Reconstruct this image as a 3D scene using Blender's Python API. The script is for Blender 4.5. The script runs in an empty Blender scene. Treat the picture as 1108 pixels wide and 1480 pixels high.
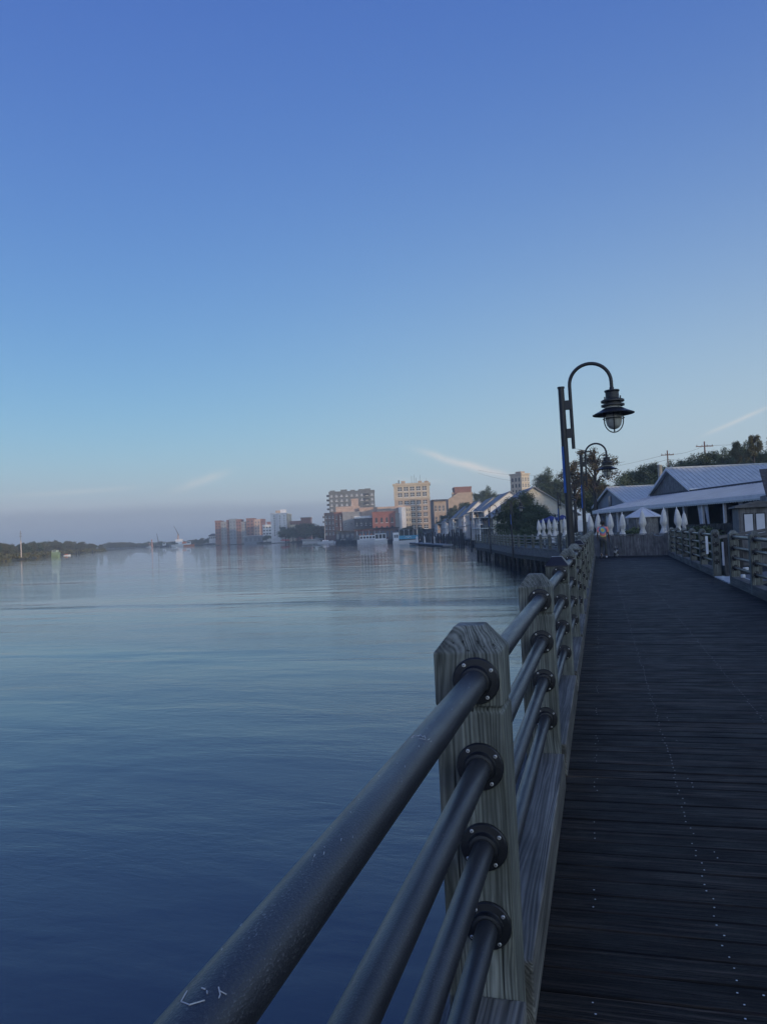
import bpy, bmesh, math, random
from mathutils import Vector, Matrix, noise
R = math.radians
HAZE = .0006      # density of the air
S = bpy.context.scene
C = S.collection
random.seed(7)

# ------------------------------------------------------------------ camera
# frame of the photograph: 1108 x 1480 px, focal length 1110 px, eye 1.56 m above the deck.
EYE, FPX, ROLL = 1.56, 1110.0, R(2.6)
vy = Vector(((866-554)/FPX, (740-757)/FPX, 1.0)).normalized()          # world +Y (the boardwalk) in camera axes (right, up, forward)
cc = (math.sin(ROLL)*.2811 + math.cos(ROLL)*.0153)
vz = Vector((-math.sin(ROLL), math.cos(ROLL), cc)); vz = (vz - vz.dot(vy)*vy).normalized()
vx = vy.cross(vz)
if vx.x < 0: vx = -vx
M3 = Matrix((vx, vy, vz))                                              # camera axes -> world (rows)
def ray(px, py): return (M3 @ Vector(((px-554)/FPX, (740-py)/FPX, 1.0)))
def at(px, py, d):
    """point seen at photo pixel (px, py), d metres along the boardwalk axis' depth"""
    r = ray(px, py); return Vector((0, 0, EYE)) + r*d
def onz(px, py, z):
    r = ray(px, py); return Vector((0, 0, EYE)) + r*((z-EYE)/r.z)
cam = bpy.data.objects.new('camera', bpy.data.cameras.new('camera')); C.objects.link(cam)
rx, ry, rz_ = M3 @ Vector((1, 0, 0)), M3 @ Vector((0, 1, 0)), M3 @ Vector((0, 0, -1))
m = Matrix((rx, ry, rz_)).transposed().to_4x4(); m.translation = (0, 0, EYE)
cam.matrix_world = m
cam.data.lens = 36*FPX/1480; cam.data.sensor_width = 36; cam.data.sensor_fit = 'AUTO'
cam.data.clip_start = .02; cam.data.clip_end = 20000
S.camera = cam

# ------------------------------------------------------------------ sun, sky, exposure
SUN_EL, SUN_AZ = R(6.5), R(124)            # azimuth clockwise from +Y
sd = Vector((math.cos(SUN_EL)*math.sin(SUN_AZ), math.cos(SUN_EL)*math.cos(SUN_AZ), math.sin(SUN_EL)))
sun = bpy.data.objects.new('sun', bpy.data.lights.new('sun', 'SUN')); C.objects.link(sun)
sun.data.energy = 2.4; sun.data.angle = R(.6); sun.data.color = (1.0, .74, .50)
sun.rotation_euler = (-sd).to_track_quat('-Z', 'Y').to_euler()
W = bpy.data.worlds.new('World'); S.world = W; W.use_nodes = True
wt = W.node_tree; wt.nodes.clear()
def wn(t, **k):
    n = wt.nodes.new(t)
    for a, b in k.items(): setattr(n, a, b)
    return n
def wl(a, b): wt.links.new(a, b)
def wm(op, a, b=None, c=None):
    n = wn('ShaderNodeMath', operation=op)
    for i, v in enumerate((a, b, c)):
        if v is None: continue
        if isinstance(v, (int, float)): n.inputs[i].default_value = v
        else: wl(v, n.inputs[i])
    return n.outputs[0]
sky = wn('ShaderNodeTexSky', sky_type='NISHITA', sun_disc=False)
sky.sun_elevation = SUN_EL; sky.sun_rotation = SUN_AZ
sky.air_density = 1.0; sky.dust_density = .3; sky.ozone_density = 4.5; sky.altitude = 0
bg = wn('ShaderNodeBackground'); bg.inputs['Strength'].default_value = .15
out = wn('ShaderNodeOutputWorld'); wl(bg.outputs[0], out.inputs[0])
tcw = wn('ShaderNodeTexCoord').outputs['Generated']
# thin cirrus streaks and a low fog bank over the far river mouth, placed by direction in the sky
def mixc(col, fac, rgb):
    n = wn('ShaderNodeMix', data_type='RGBA'); wl(fac, n.inputs[0]); wl(col, n.inputs[6]); n.inputs[7].default_value = (*rgb, 1)
    return n.outputs[2]
def dotd(v):
    n = wn('ShaderNodeVectorMath', operation='DOT_PRODUCT'); wl(tcw, n.inputs[0]); n.inputs[1].default_value = v; return n.outputs['Value']
def streak(p0, p1, width, amount, scale):
    a, b = ray(*p0).normalized(), ray(*p1).normalized()
    along = (b-a).normalized(); n = a.cross(b).normalized(); mid = (a+b).normalized(); half = (b-a).length/2
    tx = wn('ShaderNodeTexNoise'); tx.inputs['Scale'].default_value = scale; tx.inputs['Detail'].default_value = 5; wl(tcw, tx.inputs['Vector'])
    wob = wm('MULTIPLY', wm('SUBTRACT', tx.outputs[0], .5), width*2.6)
    u = wm('DIVIDE', wm('ADD', dotd(n), wob), width)
    v = wm('DIVIDE', wm('SUBTRACT', dotd(along), mid.dot(along)), half)
    g = wm('MULTIPLY', wm('EXPONENT', wm('MULTIPLY', wm('MULTIPLY', u, u), -1)), wm('EXPONENT', wm('MULTIPLY', wm('POWER', wm('ABSOLUTE', v), 3), -1)))
    g = wm('MULTIPLY', g, wm('GREATER_THAN', dotd(mid), .5))
    return wm('MULTIPLY', g, wm('MULTIPLY', amount, tx.outputs[0]))
# colour response of the sky: each channel as k * x ** g
sp = wn('ShaderNodeSeparateColor'); wl(sky.outputs[0], sp.inputs[0])
cb = wn('ShaderNodeCombineColor')
for i, (k, g) in enumerate(((1.98, 1.0), (1.68, 1.0), (2.88, .46))):
    wl(wm('MINIMUM', wm('MULTIPLY', wm('POWER', sp.outputs[i], g), k), (13, 12.2, 11.5)[i]), cb.inputs[i])
col = cb.outputs[0]
sx = wn('ShaderNodeSeparateXYZ'); wl(tcw, sx.inputs[0])
el = sx.outputs[2]
# distant haze low over the horizon
low = wm('EXPONENT', wm('MULTIPLY', wm('POWER', wm('DIVIDE', wm('MAXIMUM', el, 0), .075), 1.6), -1))
col = mixc(col, wm('MULTIPLY', low, .8), (2.95, 3.5, 4.35))
# the side away from the sunrise is a little deeper, the sunrise side a little lighter
mrl = wn('ShaderNodeMapRange', interpolation_type='SMOOTHSTEP'); wl(dotd(M3 @ Vector((1, 0, 0))), mrl.inputs[0]); mrl.inputs[1].default_value = -.55; mrl.inputs[2].default_value = .55
tint = wn('ShaderNodeMix', data_type='RGBA'); wl(mrl.outputs[0], tint.inputs[0]); tint.inputs[6].default_value = (.92, .79, .87, 1); tint.inputs[7].default_value = (1.10, 1.08, 1.0, 1)
tm = wn('ShaderNodeMix', data_type='RGBA', blend_type='MULTIPLY'); tm.inputs[0].default_value = 1; wl(col, tm.inputs[6]); wl(tint.outputs[2], tm.inputs[7]); col = tm.outputs[2]
# paler sky towards the sunrise side, fading upwards
wide = wm('EXPONENT', wm('MULTIPLY', wm('POWER', wm('DIVIDE', wm('MAXIMUM', el, 0), .26), 1.5), -1))
mrs = wn('ShaderNodeMapRange', interpolation_type='SMOOTHSTEP'); wl(dotd(M3 @ Vector((1, 0, 0))), mrs.inputs[0]); mrs.inputs[1].default_value = -.45; mrs.inputs[2].default_value = .55
mrs2 = wm('MULTIPLY', wide, mrs.outputs[0])
col = mixc(col, wm('MULTIPLY', mrs2, .9), (3.6, 4.3, 4.7))
# extra dawn glow round the sunrise, out of view, added to light the near posts
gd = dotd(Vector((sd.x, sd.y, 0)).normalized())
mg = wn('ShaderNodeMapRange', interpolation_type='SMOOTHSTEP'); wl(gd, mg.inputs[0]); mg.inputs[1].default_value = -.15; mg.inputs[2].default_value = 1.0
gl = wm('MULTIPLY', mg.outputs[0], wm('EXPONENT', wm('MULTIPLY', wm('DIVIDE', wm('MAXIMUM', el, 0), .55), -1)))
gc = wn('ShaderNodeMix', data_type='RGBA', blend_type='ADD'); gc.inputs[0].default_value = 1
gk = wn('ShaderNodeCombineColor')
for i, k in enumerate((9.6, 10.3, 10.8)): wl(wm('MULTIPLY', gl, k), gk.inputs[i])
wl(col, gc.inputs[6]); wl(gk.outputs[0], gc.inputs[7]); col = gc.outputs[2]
# low fog bank over the far river mouth (left), sharp upper edge, dissolving towards the right
tn = wn('ShaderNodeTexNoise'); tn.inputs['Scale'].default_value = 6; tn.inputs['Detail'].default_value = 4
mp = wn('ShaderNodeMapping'); mp.inputs['Scale'].default_value = (1, 1, 9); wl(tcw, mp.inputs[0]); wl(mp.outputs[0], tn.inputs['Vector'])
edge = wm('SUBTRACT', wm('ADD', .047, wm('MULTIPLY', wm('SUBTRACT', tn.outputs[0], .5), .016)), el)
mr = wn('ShaderNodeMapRange', interpolation_type='SMOOTHSTEP'); wl(edge, mr.inputs[0]); mr.inputs[1].default_value = -.006; mr.inputs[2].default_value = .012
azf = dotd(ray(640, 770).normalized().cross(Vector((0, 0, 1))).normalized() * -1)
mr2 = wn('ShaderNodeMapRange', interpolation_type='SMOOTHSTEP'); wl(azf, mr2.inputs[0]); mr2.inputs[1].default_value = 0.02; mr2.inputs[2].default_value = .22
col = mixc(col, wm('MULTIPLY', wm('MULTIPLY', mr.outputs[0], mr2.outputs[0]), .62), (1.75, 2.15, 2.75))
for p0, p1, w_, a_, s_ in (((612, 653), (735, 691), .0048, 1.45, 13), ((248, 708), (326, 684), .005, .75, 15), ((1022, 626), (1112, 586), .0024, 1.2, 14), ((20, 716), (190, 706), .003, .4, 14), ((560, 690), (640, 696), .003, .4, 14)):
    col = mixc(col, streak(p0, p1, w_, a_, s_), (5.3, 5.15, 5.0))
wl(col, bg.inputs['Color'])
vs = S.view_settings; vs.view_transform = 'Standard'; vs.look = 'None'; vs.exposure = 0.0; vs.gamma = 1.0; vs.use_curve_mapping = False

# ------------------------------------------------------------------ helpers
import numpy as np
class MB:
    """collects faces of one mesh"""
    def __init__(s): s.v, s.f, s.m, s.k = [], [], [], 0
    def add(s, vs_, fs, T=None):
        b = len(s.v)
        s.v += [tuple(T @ Vector(p)) if T else tuple(p) for p in vs_]
        s.f += [tuple(i+b for i in f) for f in fs]; s.m += [s.k]*len(fs); return s
    def box(s, x0, x1, y0, y1, z0, z1, T=None):
        return s.add([(x0,y0,z0),(x1,y0,z0),(x1,y1,z0),(x0,y1,z0),(x0,y0,z1),(x1,y0,z1),(x1,y1,z1),(x0,y1,z1)],
                     [(0,3,2,1),(4,5,6,7),(0,1,5,4),(1,2,6,5),(2,3,7,6),(3,0,4,7)], T)
    def tube(s, pts, r, n=8, T=None, cap=True):
        pts = [Vector(p) for p in pts]; rs = r if isinstance(r, (list, tuple)) else [r]*len(pts)
        vs_, fs = [], []; pu = None
        for i, p in enumerate(pts):
            t = (pts[min(i+1, len(pts)-1)] - pts[max(i-1, 0)]).normalized()
            u = (pu - t*pu.dot(t)) if pu is not None else t.cross(Vector((.3, .2, .9)) if abs(t.z) < .9 else Vector((1, .1, 0)))
            u.normalize(); pu = u; w = t.cross(u)
            for k in range(n):
                a = 2*math.pi*k/n; vs_.append(p + (u*math.cos(a) + w*math.sin(a))*rs[i])
        for i in range(len(pts)-1):
            for k in range(n): fs.append((i*n+k, i*n+(k+1) % n, (i+1)*n+(k+1) % n, (i+1)*n+k))
        if cap: fs += [tuple(range(n-1, -1, -1)), tuple((len(pts)-1)*n+k for k in range(n))]
        return s.add(vs_, fs, T)
    def lathe(s, prof, n=16, T=None):
        vs_, fs = [], []
        for r, z in prof:
            for k in range(n):
                a = 2*math.pi*k/n; vs_.append((max(r, 1e-4)*math.cos(a), max(r, 1e-4)*math.sin(a), z))
        for i in range(len(prof)-1):
            for k in range(n): fs.append((i*n+k, i*n+(k+1) % n, (i+1)*n+(k+1) % n, (i+1)*n+k))
        return s.add(vs_, fs, T)
    def prism(s, poly, y0, y1, T=None):
        """poly in (x, z), extruded along y"""
        n = len(poly); vs_ = [(x, y0, z) for x, z in poly] + [(x, y1, z) for x, z in poly]
        fs = [tuple(range(n)), tuple(range(2*n-1, n-1, -1))] + [(i, i+n, (i+1) % n + n, (i+1) % n) for i in range(n)]
        return s.add(vs_, fs, T)
    def ring(s, R_, r, z=0, n=24, T=None, k=6):
        pts = [(R_*math.cos(2*math.pi*i/n), R_*math.sin(2*math.pi*i/n), z) for i in range(n+1)]
        return s.tube(pts, r, k, T, cap=False)
    def mesh(s, name, mats, smooth=False):
        me = bpy.data.meshes.new(name); me.from_pydata(s.v, [], s.f)
        for m_ in (mats if isinstance(mats, (list, tuple)) else [mats]): me.materials.append(m_)
        me.polygons.foreach_set('material_index', s.m)
        b = bmesh.new(); b.from_mesh(me); bmesh.ops.recalc_face_normals(b, faces=b.faces); b.to_mesh(me); b.free()
        if smooth: me.shade_smooth(); 
        return me
    def build(s, name, mats, parent=None, smooth=False, loc=None, rot=None):
        return link(name, s.mesh(name, mats, smooth), parent, loc, rot)
def link(name, data, parent=None, loc=None, rot=None):
    o = bpy.data.objects.new(name, data); C.objects.link(o)
    if parent: o.parent = parent
    if loc is not None: o.location = loc
    if rot is not None: o.rotation_euler = rot
    return o
def tag(o, label=None, cat=None, group=None, kind=None):
    for k, v in (('label', label), ('category', cat), ('group', group), ('kind', kind)):
        if v: o[k] = v
    return o
def thing(name, label, cat, loc=(0, 0, 0), rz=0, group=None):
    return tag(link(name, None, None, loc, (0, 0, rz)), label, cat, group)
def copy_tree(o, parent=None):
    c = o.copy(); C.objects.link(c); c.parent = parent
    for ch in [x for x in o.children]: copy_tree(ch, c)
    return c
def dup(o, loc, rz, label, scale=None):
    c = copy_tree(o); c.location = loc; c.rotation_euler = (0, 0, rz); c['label'] = label
    if scale: c.scale = scale
    return c
def autosmooth(o, ang=40):
    me = o.data
    me.shade_smooth()
    b = bmesh.new(); b.from_mesh(me)
    for e in b.edges: e.smooth = len(e.link_faces) == 2 and e.calc_face_angle(9) < R(ang)
    b.to_mesh(me); b.free(); return o
def bevel(o, w=.004, seg=2):
    b = o.modifiers.new('bevel', 'BEVEL'); b.width = w; b.segments = seg; b.limit_method = 'ANGLE'; b.angle_limit = R(35); return o
ORD = ['first', 'second', 'third', 'fourth', 'fifth', 'sixth', 'seventh', 'eighth', 'ninth', 'tenth', 'eleventh', 'twelfth']

# ------------------------------------------------------------------ materials
class NT:
    def __init__(s, name):
        s.m = bpy.data.materials.new(name); s.m.use_nodes = True; s.t = s.m.node_tree; s.b = s.t.nodes['Principled BSDF']
    def n(s, t, ins=None, **k):
        x = s.t.nodes.new(t)
        for a, b in k.items(): setattr(x, a, b)
        for a, b in (ins or {}).items(): s.set(x.inputs[a], b)
        return x
    def set(s, sock, v):
        if hasattr(v, 'is_output'): s.t.links.new(v, sock)
        else: sock.default_value = v
    def math(s, op, a, b=0.0, clamp=False):
        x = s.n('ShaderNodeMath', operation=op, use_clamp=clamp); s.set(x.inputs[0], a); s.set(x.inputs[1], b); return x.outputs[0]
    def mix(s, f, a, b, mode='MIX'):
        x = s.n('ShaderNodeMix', data_type='RGBA', blend_type=mode); s.set(x.inputs[0], f)
        for i, v in ((6, a), (7, b)): s.set(x.inputs[i], v if hasattr(v, 'is_output') else (*v, 1)[:4])
        return x.outputs[2]
    def obj(s): return s.n('ShaderNodeTexCoord').outputs['Object']
    def map(s, vec, sc=(1, 1, 1), loc=(0, 0, 0), rot=(0, 0, 0)):
        x = s.n('ShaderNodeMapping', {0: vec}); s.set(x.inputs['Scale'], sc); s.set(x.inputs['Location'], loc); s.set(x.inputs['Rotation'], rot); return x.outputs[0]
    def noise(s, vec, scale, detail=4, rough=.55, dist=0.0):
        return s.n('ShaderNodeTexNoise', {'Vector': vec, 'Scale': scale, 'Detail': detail, 'Roughness': rough, 'Distortion': dist}).outputs[0]
    def ramp(s, f, lo, hi):
        x = s.n('ShaderNodeMapRange', {0: f, 1: lo, 2: hi}); return x.outputs[0]
    def bump(s, h, strength=.3, dist=.01):
        s.t.links.new(s.n('ShaderNodeBump', {'Height': h, 'Strength': strength, 'Distance': dist}).outputs[0], s.b.inputs['Normal'])
    def col(s, c): s.set(s.b.inputs['Base Color'], c if hasattr(c, 'is_output') else (*c, 1))
    def p(s, **k):
        for a, v in k.items(): s.set(s.b.inputs[a.replace('_', ' ')], v)
        return s
MAT = {}
def mat(name, c, rough=.6, var=.25, scale=3.0, bump=0.0, bscale=30, metal=0.0, stretch=(1, 1, 1), spec=.5):
    if name in MAT: return MAT[name]
    t = NT(name); o = t.n('ShaderNodeObjectInfo'); v = t.map(t.obj(), stretch, t.n('ShaderNodeCombineXYZ', {0: t.math('MULTIPLY', o.outputs['Random'], 37)}).outputs[0])
    a = t.noise(v, scale, 5); f = t.ramp(a, .3, .7)
    t.col(t.mix(f, tuple(x*(1-var) for x in c), tuple(min(1, x*(1+var)) for x in c)))
    t.p(Roughness=rough, Metallic=metal); t.set(t.b.inputs['Specular IOR Level'], spec)
    if bump: t.bump(t.noise(v, bscale, 4), bump, .01)
    MAT[name] = t.m; return t.m
def wood(name, dark, light, axis=2, scale=35, rough=.75, off=(.13, .06), stain=.5, bump=.5):
    """weathered sawn timber: growth rings about an axis outside the piece, dark stains, fine cracks"""
    if name in MAT: return MAT[name]
    t = NT(name); oi = t.n('ShaderNodeObjectInfo').outputs['Random']
    sc = [1, 1, 1]; sc[axis] = .16
    loc = [off[0], off[0], off[0]]; loc[axis] = 0; loc[(axis+1) % 3] = off[1]
    rnd = t.n('ShaderNodeCombineXYZ', {i: t.math('MULTIPLY', oi, .23 if i != axis else 11.0) for i in range(3)}).outputs[0]
    q = t.n('ShaderNodeVectorMath', {0: t.map(t.obj(), tuple(sc), tuple(loc)), 1: rnd}, operation='ADD').outputs[0]
    nz = t.n('ShaderNodeTexNoise', {'Vector': q, 'Scale': 5.0, 'Detail': 3.0, 'Roughness': .6})
    q2 = t.n('ShaderNodeVectorMath', {0: q, 1: t.n('ShaderNodeVectorMath', {0: nz.outputs['Color'], 3: .11}, operation='SCALE').outputs[0]}, operation='ADD').outputs[0]
    wv = t.n('ShaderNodeTexWave', {'Vector': q2, 'Scale': scale, 'Distortion': 1.5, 'Detail': 2.0, 'Detail Scale': .6}, wave_type='RINGS', rings_direction='XYZ'[axis]).outputs['Fac']
    wv2 = t.n('ShaderNodeTexWave', {'Vector': q2, 'Scale': scale*.37, 'Distortion': 2.5, 'Detail': 3.0, 'Detail Scale': .9}, wave_type='RINGS', rings_direction='XYZ'[axis]).outputs['Fac']
    wv = t.math('ADD', t.math('MULTIPLY', wv, .62), t.math('MULTIPLY', wv2, .42))
    fs = [90, 90, 90]; fs[axis] = 2.0
    fib = t.noise(t.map(t.obj(), tuple(fs)), 1.0, 4, .65)
    mod = t.ramp(t.noise(t.map(q, (9, 9, 9)), 1.0, 3), .35, .62)
    g = t.math('ADD', t.math('MULTIPLY', t.math('MULTIPLY', wv, t.math('ADD', .12, t.math('MULTIPLY', mod, .55))), 1.0), t.math('MULTIPLY', fib, .62))
    big = t.noise(t.map(t.obj(), (4, 4, 4), (0, 0, 0)), 1.0, 4)
    c1 = t.mix(t.ramp(g, .2, .95), dark, light)
    c2 = t.mix(t.math('MULTIPLY', t.ramp(big, .42, .72), stain), c1, tuple(x*.35 for x in dark))
    ck = t.noise(t.map(t.obj(), tuple(70 if i != axis else 1.1 for i in range(3)), (3, 3, 3)), 1.0, 2, .5); crack = t.ramp(ck, .655, .70)
    dr = t.noise(t.map(t.obj(), tuple(16 if i != axis else 1.6 for i in range(3)), (7, 1, 5)), 1.0, 4, .6)
    c2 = t.mix(t.math('MULTIPLY', t.ramp(dr, .50, .68), .55), c2, tuple(x*.5 for x in dark))
    c2 = t.mix(t.math('MULTIPLY', crack, .85), c2, tuple(x*.18 for x in dark))
    g = t.math('SUBTRACT', g, t.math('MULTIPLY', crack, 1.3))
    t.col(c2); t.p(Roughness=rough); t.set(t.b.inputs['Specular IOR Level'], .35)
    t.bump(t.math('ADD', g, t.math('MULTIPLY', fib, .6)), bump, .004)
    MAT[name] = t.m; return t.m
def deckmat():
    t = NT('deck_planks'); g = t.n('ShaderNodeNewGeometry').outputs['Random Per Island']
    off = t.n('ShaderNodeCombineXYZ', {0: t.math('MULTIPLY', g, 91), 1: t.math('MULTIPLY', g, 13)}).outputs[0]
    v = t.n('ShaderNodeVectorMath', {0: t.obj(), 1: off}, operation='ADD').outputs[0]
    fib = t.noise(t.map(v, (3.5, 150, 8)), 1.0, 4, .65); st = t.noise(t.map(v, (1.7, 46, 4)), 1.0, 5, .62, .5)
    kn = t.noise(t.map(v, (3, 7, 3)), 1.0, 3)
    f = t.math('ADD', t.math('MULTIPLY', t.ramp(fib, .35, .75), .35), t.math('MULTIPLY', t.ramp(st, .47, .68), .75), True)
    c = t.mix(t.math('POWER', f, 1.7), (.0016, .0014, .0013), (.135, .105, .082))
    c = t.mix(t.math('MULTIPLY', t.ramp(g, .0, 1.0), .75), c, (.003, .0028, .0028))
    t.col(c); t.p(Roughness=t.math('ADD', .50, t.math('MULTIPLY', t.ramp(kn, .35, .7), .22))); t.set(t.b.inputs['Specular IOR Level'], .21)
    t.bump(t.math('ADD', t.math('MULTIPLY', fib, .5), t.math('MULTIPLY', st, 1.3)), 1.0, .011); return t.m
def pipemat():
    t = NT('black_painted_pipe'); v = t.obj()
    a = t.noise(v, 420, 3, .6); b = t.noise(t.map(v, (1, .25, 1)), 38, 4, .6); c = t.noise(v, 9, 4)
    f = t.math('MULTIPLY', t.ramp(a, .56, .74), t.ramp(b, .42, .66), True)
    t.col(t.mix(t.math('MULTIPLY', f, .7), t.mix(t.ramp(c, .3, .7), (.012, .014, .019), (.026, .029, .036)), (.24, .25, .25)))
    t.p(Roughness=t.math('ADD', .30, t.math('MULTIPLY', t.ramp(b, .3, .7), .2)), Coat_Weight=.24, Coat_Roughness=.27); t.set(t.b.inputs['Specular IOR Level'], .6)
    t.bump(t.math('ADD', a, b), .6, .0018); return t.m
def leafmat(name, a, b, c=None):
    t = NT(name); g = t.n('ShaderNodeNewGeometry').outputs['Random Per Island']; oi = t.n('ShaderNodeObjectInfo').outputs['Random']
    big = t.noise(t.obj(), .35, 3)
    x = t.mix(g, a, b); x = t.mix(t.math('MULTIPLY', t.ramp(big, .4, .7), .55), x, c or b)
    x = t.mix(t.math('MULTIPLY', oi, .35), x, tuple(u*.7 for u in a))
    t.col(x); t.p(Roughness=.7); t.set(t.b.inputs['Specular IOR Level'], .2)
    return t.m
def watermat():
    t = NT('river_water'); v = t.obj()
    t.col((.006, .014, .025)); t.p(Roughness=.012, IOR=1.55); t.set(t.b.inputs['Specular IOR Level'], 1.0)
    ang = R(12)
    # slow swell, wind ripples and fine chop; crests run across the view; calmer and rougher patches drift between them
    w1 = t.noise(t.map(v, (.24, .55, 1), rot=(0, 0, ang)), 1.0, 3, .5, .3)
    w2 = t.noise(t.map(v, (.85, 2.3, 1), rot=(0, 0, ang*.6)), 1.0, 4, .6, .5)
    w3 = t.noise(t.map(v, (3.8, 9.5, 1), rot=(0, 0, ang*1.6)), 1.0, 4, .65, .5)
    pt = t.noise(t.map(v, (.012, .05, 1), rot=(0, 0, ang)), 1.0, 4, .6, .6)
    ln = t.noise(t.map(v, (.006, .085, 1), rot=(0, 0, ang*1.15)), 1.0, 5, .62, 1.2)
    gust = t.math('ADD', t.math('ADD', .22, t.math('MULTIPLY', t.ramp(pt, .40, .66), .95)), t.math('MULTIPLY', t.ramp(ln, .60, .68), 2.6))
    w0 = t.noise(t.map(v, (.028, .11, 1), rot=(0, 0, ang)), 1.0, 3, .5, .5)
    h = t.math('ADD', t.math('ADD', t.math('MULTIPLY', w0, .8), t.math('MULTIPLY', w1, .30)), t.math('MULTIPLY', t.math('ADD', t.math('MULTIPLY', w2, .085), t.math('MULTIPLY', w3, .075)), gust))
    x = t.n('ShaderNodeBump', {'Height': h, 'Strength': .42, 'Distance': .32}); t.t.links.new(x.outputs[0], t.b.inputs['Normal'])
    return t.m
M = dict(
 post=wood('weathered_post_wood', (.050, .056, .047), (.34, .358, .31)),
 beam=wood('weathered_beam_wood', (.044, .045, .041), (.27, .265, .235), axis=1, scale=30, stain=.6),
 deck=deckmat(), pipe=pipemat(), water=watermat(),
 flange=mat('black_cast_flange', (.009, .011, .015), .42, .3, 60, .15, 300),
 screw=mat('zinc_screw', (.75, .75, .72), .35, .1, 50, metal=.6),
 cap=mat('dark_metal_cap', (.018, .02, .025), .38, .3, 12, .1, 120),
 capedge=mat('worn_cap_edge', (.42, .43, .43), .4, .2, 60),
 lampblack=mat('lamp_black_paint', (.016, .018, .023), .42, .25, 8, .08, 90),
 globe=mat('frosted_lamp_glass', (.50, .50, .45), .28, .08, 4),
 blue=mat('blue_banner_cloth', (.035, .13, .42), .5, .2, 6),
 picket=wood('grey_picket_wood', (.09, .09, .09), (.34, .335, .32), scale=26, stain=.45, bump=.4),
 plank=wood('grey_plank_wood', (.08, .08, .078), (.28, .275, .26), axis=0, scale=26, stain=.4),
 darkwood=wood('dark_tarred_wood', (.02, .022, .024), (.10, .10, .098), scale=22, stain=.5),
 umb=mat('white_umbrella_cloth', (.66, .64, .59), .85, .1, 5, .2, 40),
 roofm=mat('grey_metal_roof', (.44, .47, .465), .42, .12, 1.2),
 rooflight=mat('pale_metal_roof', (.56, .57, .585), .5, .1, 1.0),
 trim=mat('white_trim_paint', (.74, .74, .72), .55, .08, 4),
 curtain=mat('pale_curtain_cloth', (.62, .65, .66), .8, .15, 6),
 dark=mat('dark_interior', (.016, .018, .022), .7, .3, 2),
 glass=mat('dark_window_glass', (.025, .03, .038), .12, .2, 2),
 glassl=mat('pale_window_glass', (.12, .14, .17), .12, .2, 2),
 signw=mat('white_board', (.70, .72, .74), .5, .05, 3),
 bark=mat('tree_bark', (.055, .047, .040), .85, .35, 6, .5, 20, stretch=(1, 1, .25)),
)
# ------------------------------------------------------------------ water, land
WZ = -1.9
mb = MB()
mb.add([(-4000, -350, 0), (2000, -350, 0), (2000, 4500, 0), (-4000, 4500, 0)], [(0, 1, 2, 3)])
tag(mb.build('river_water', M['water'], loc=(0, 0, WZ)), kind='structure')
def loft(name, pts, offs, side, material):
    """land strip: polyline pts, offsets (distance inland, height) from its edge"""
    P_ = [Vector((x, y)) for x, y in pts]; vs_, fs = [], []
    for i, p in enumerate(P_):
        t = (P_[min(i+1, len(P_)-1)] - P_[max(i-1, 0)]).normalized(); n = Vector((t.y, -t.x))*side
        for d, z in offs:
            q = p + n*d; h = noise.noise(Vector((q.x*.03, q.y*.03, 3)))*min(1.2, d*.02)
            vs_.append((q.x, q.y, z + h))
    k = len(offs)
    for i in range(len(P_)-1):
        for j in range(k-1): fs.append((i*k+j, i*k+j+1, (i+1)*k+j+1, (i+1)*k+j))
    b = MB(); b.add(vs_, fs); o = b.build(name, material, smooth=True); return tag(o, kind='structure')
EDGE = [(6, -260), (6, 0), (6, 36), (3.4, 50), (-8, 92), (-15, 140), (-36, 235), (-70, 320), (-110, 375), (-168, 455), (-235, 528), (-318, 610), (-362, 652), (-430, 722), (-560, 840), (-800, 1010), (-1300, 1300)]
g_land = mat('bank_ground', (.060, .062, .045), .95, .45, .25, .4, 6)
loft('ground', EDGE, [(0, -3.2), (.25, -1.0), (3, -.65), (16, -.55), (30, .0), (70, 1.6), (140, 3), (600, 5), (1500, 5)], 1, g_land)
loft('shade_bank', [(6, -260), (6, -100), (6, 0), (6, 36), (4, 60), (0, 95), (-4, 140), (-20, 205)], [(30, -1.2), (40, 1.5), (54, 8), (72, 15.5), (140, 17), (300, 2)], 1, g_land)  # unseen bank, its height shaped to shade the boardwalk, lamps and houses
LEFT = [(-60, -260), (-95, -40), (-140, 110), (-182, 200), (-217, 262), (-262, 326), (-291, 381), (-318, 446), (-395, 575), (-470, 706), (-560, 800), (-700, 930), (-1000, 1150), (-1600, 1500)]
loft('marsh_ground', LEFT, [(0, -2.6), (.6, -1.85), (4, -1.3), (30, -.9), (90, -.6), (500, 1), (1800, 2)], -1, mat('marsh_soil', (.075, .075, .042), .95, .4, .2, .4, 5))
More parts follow.
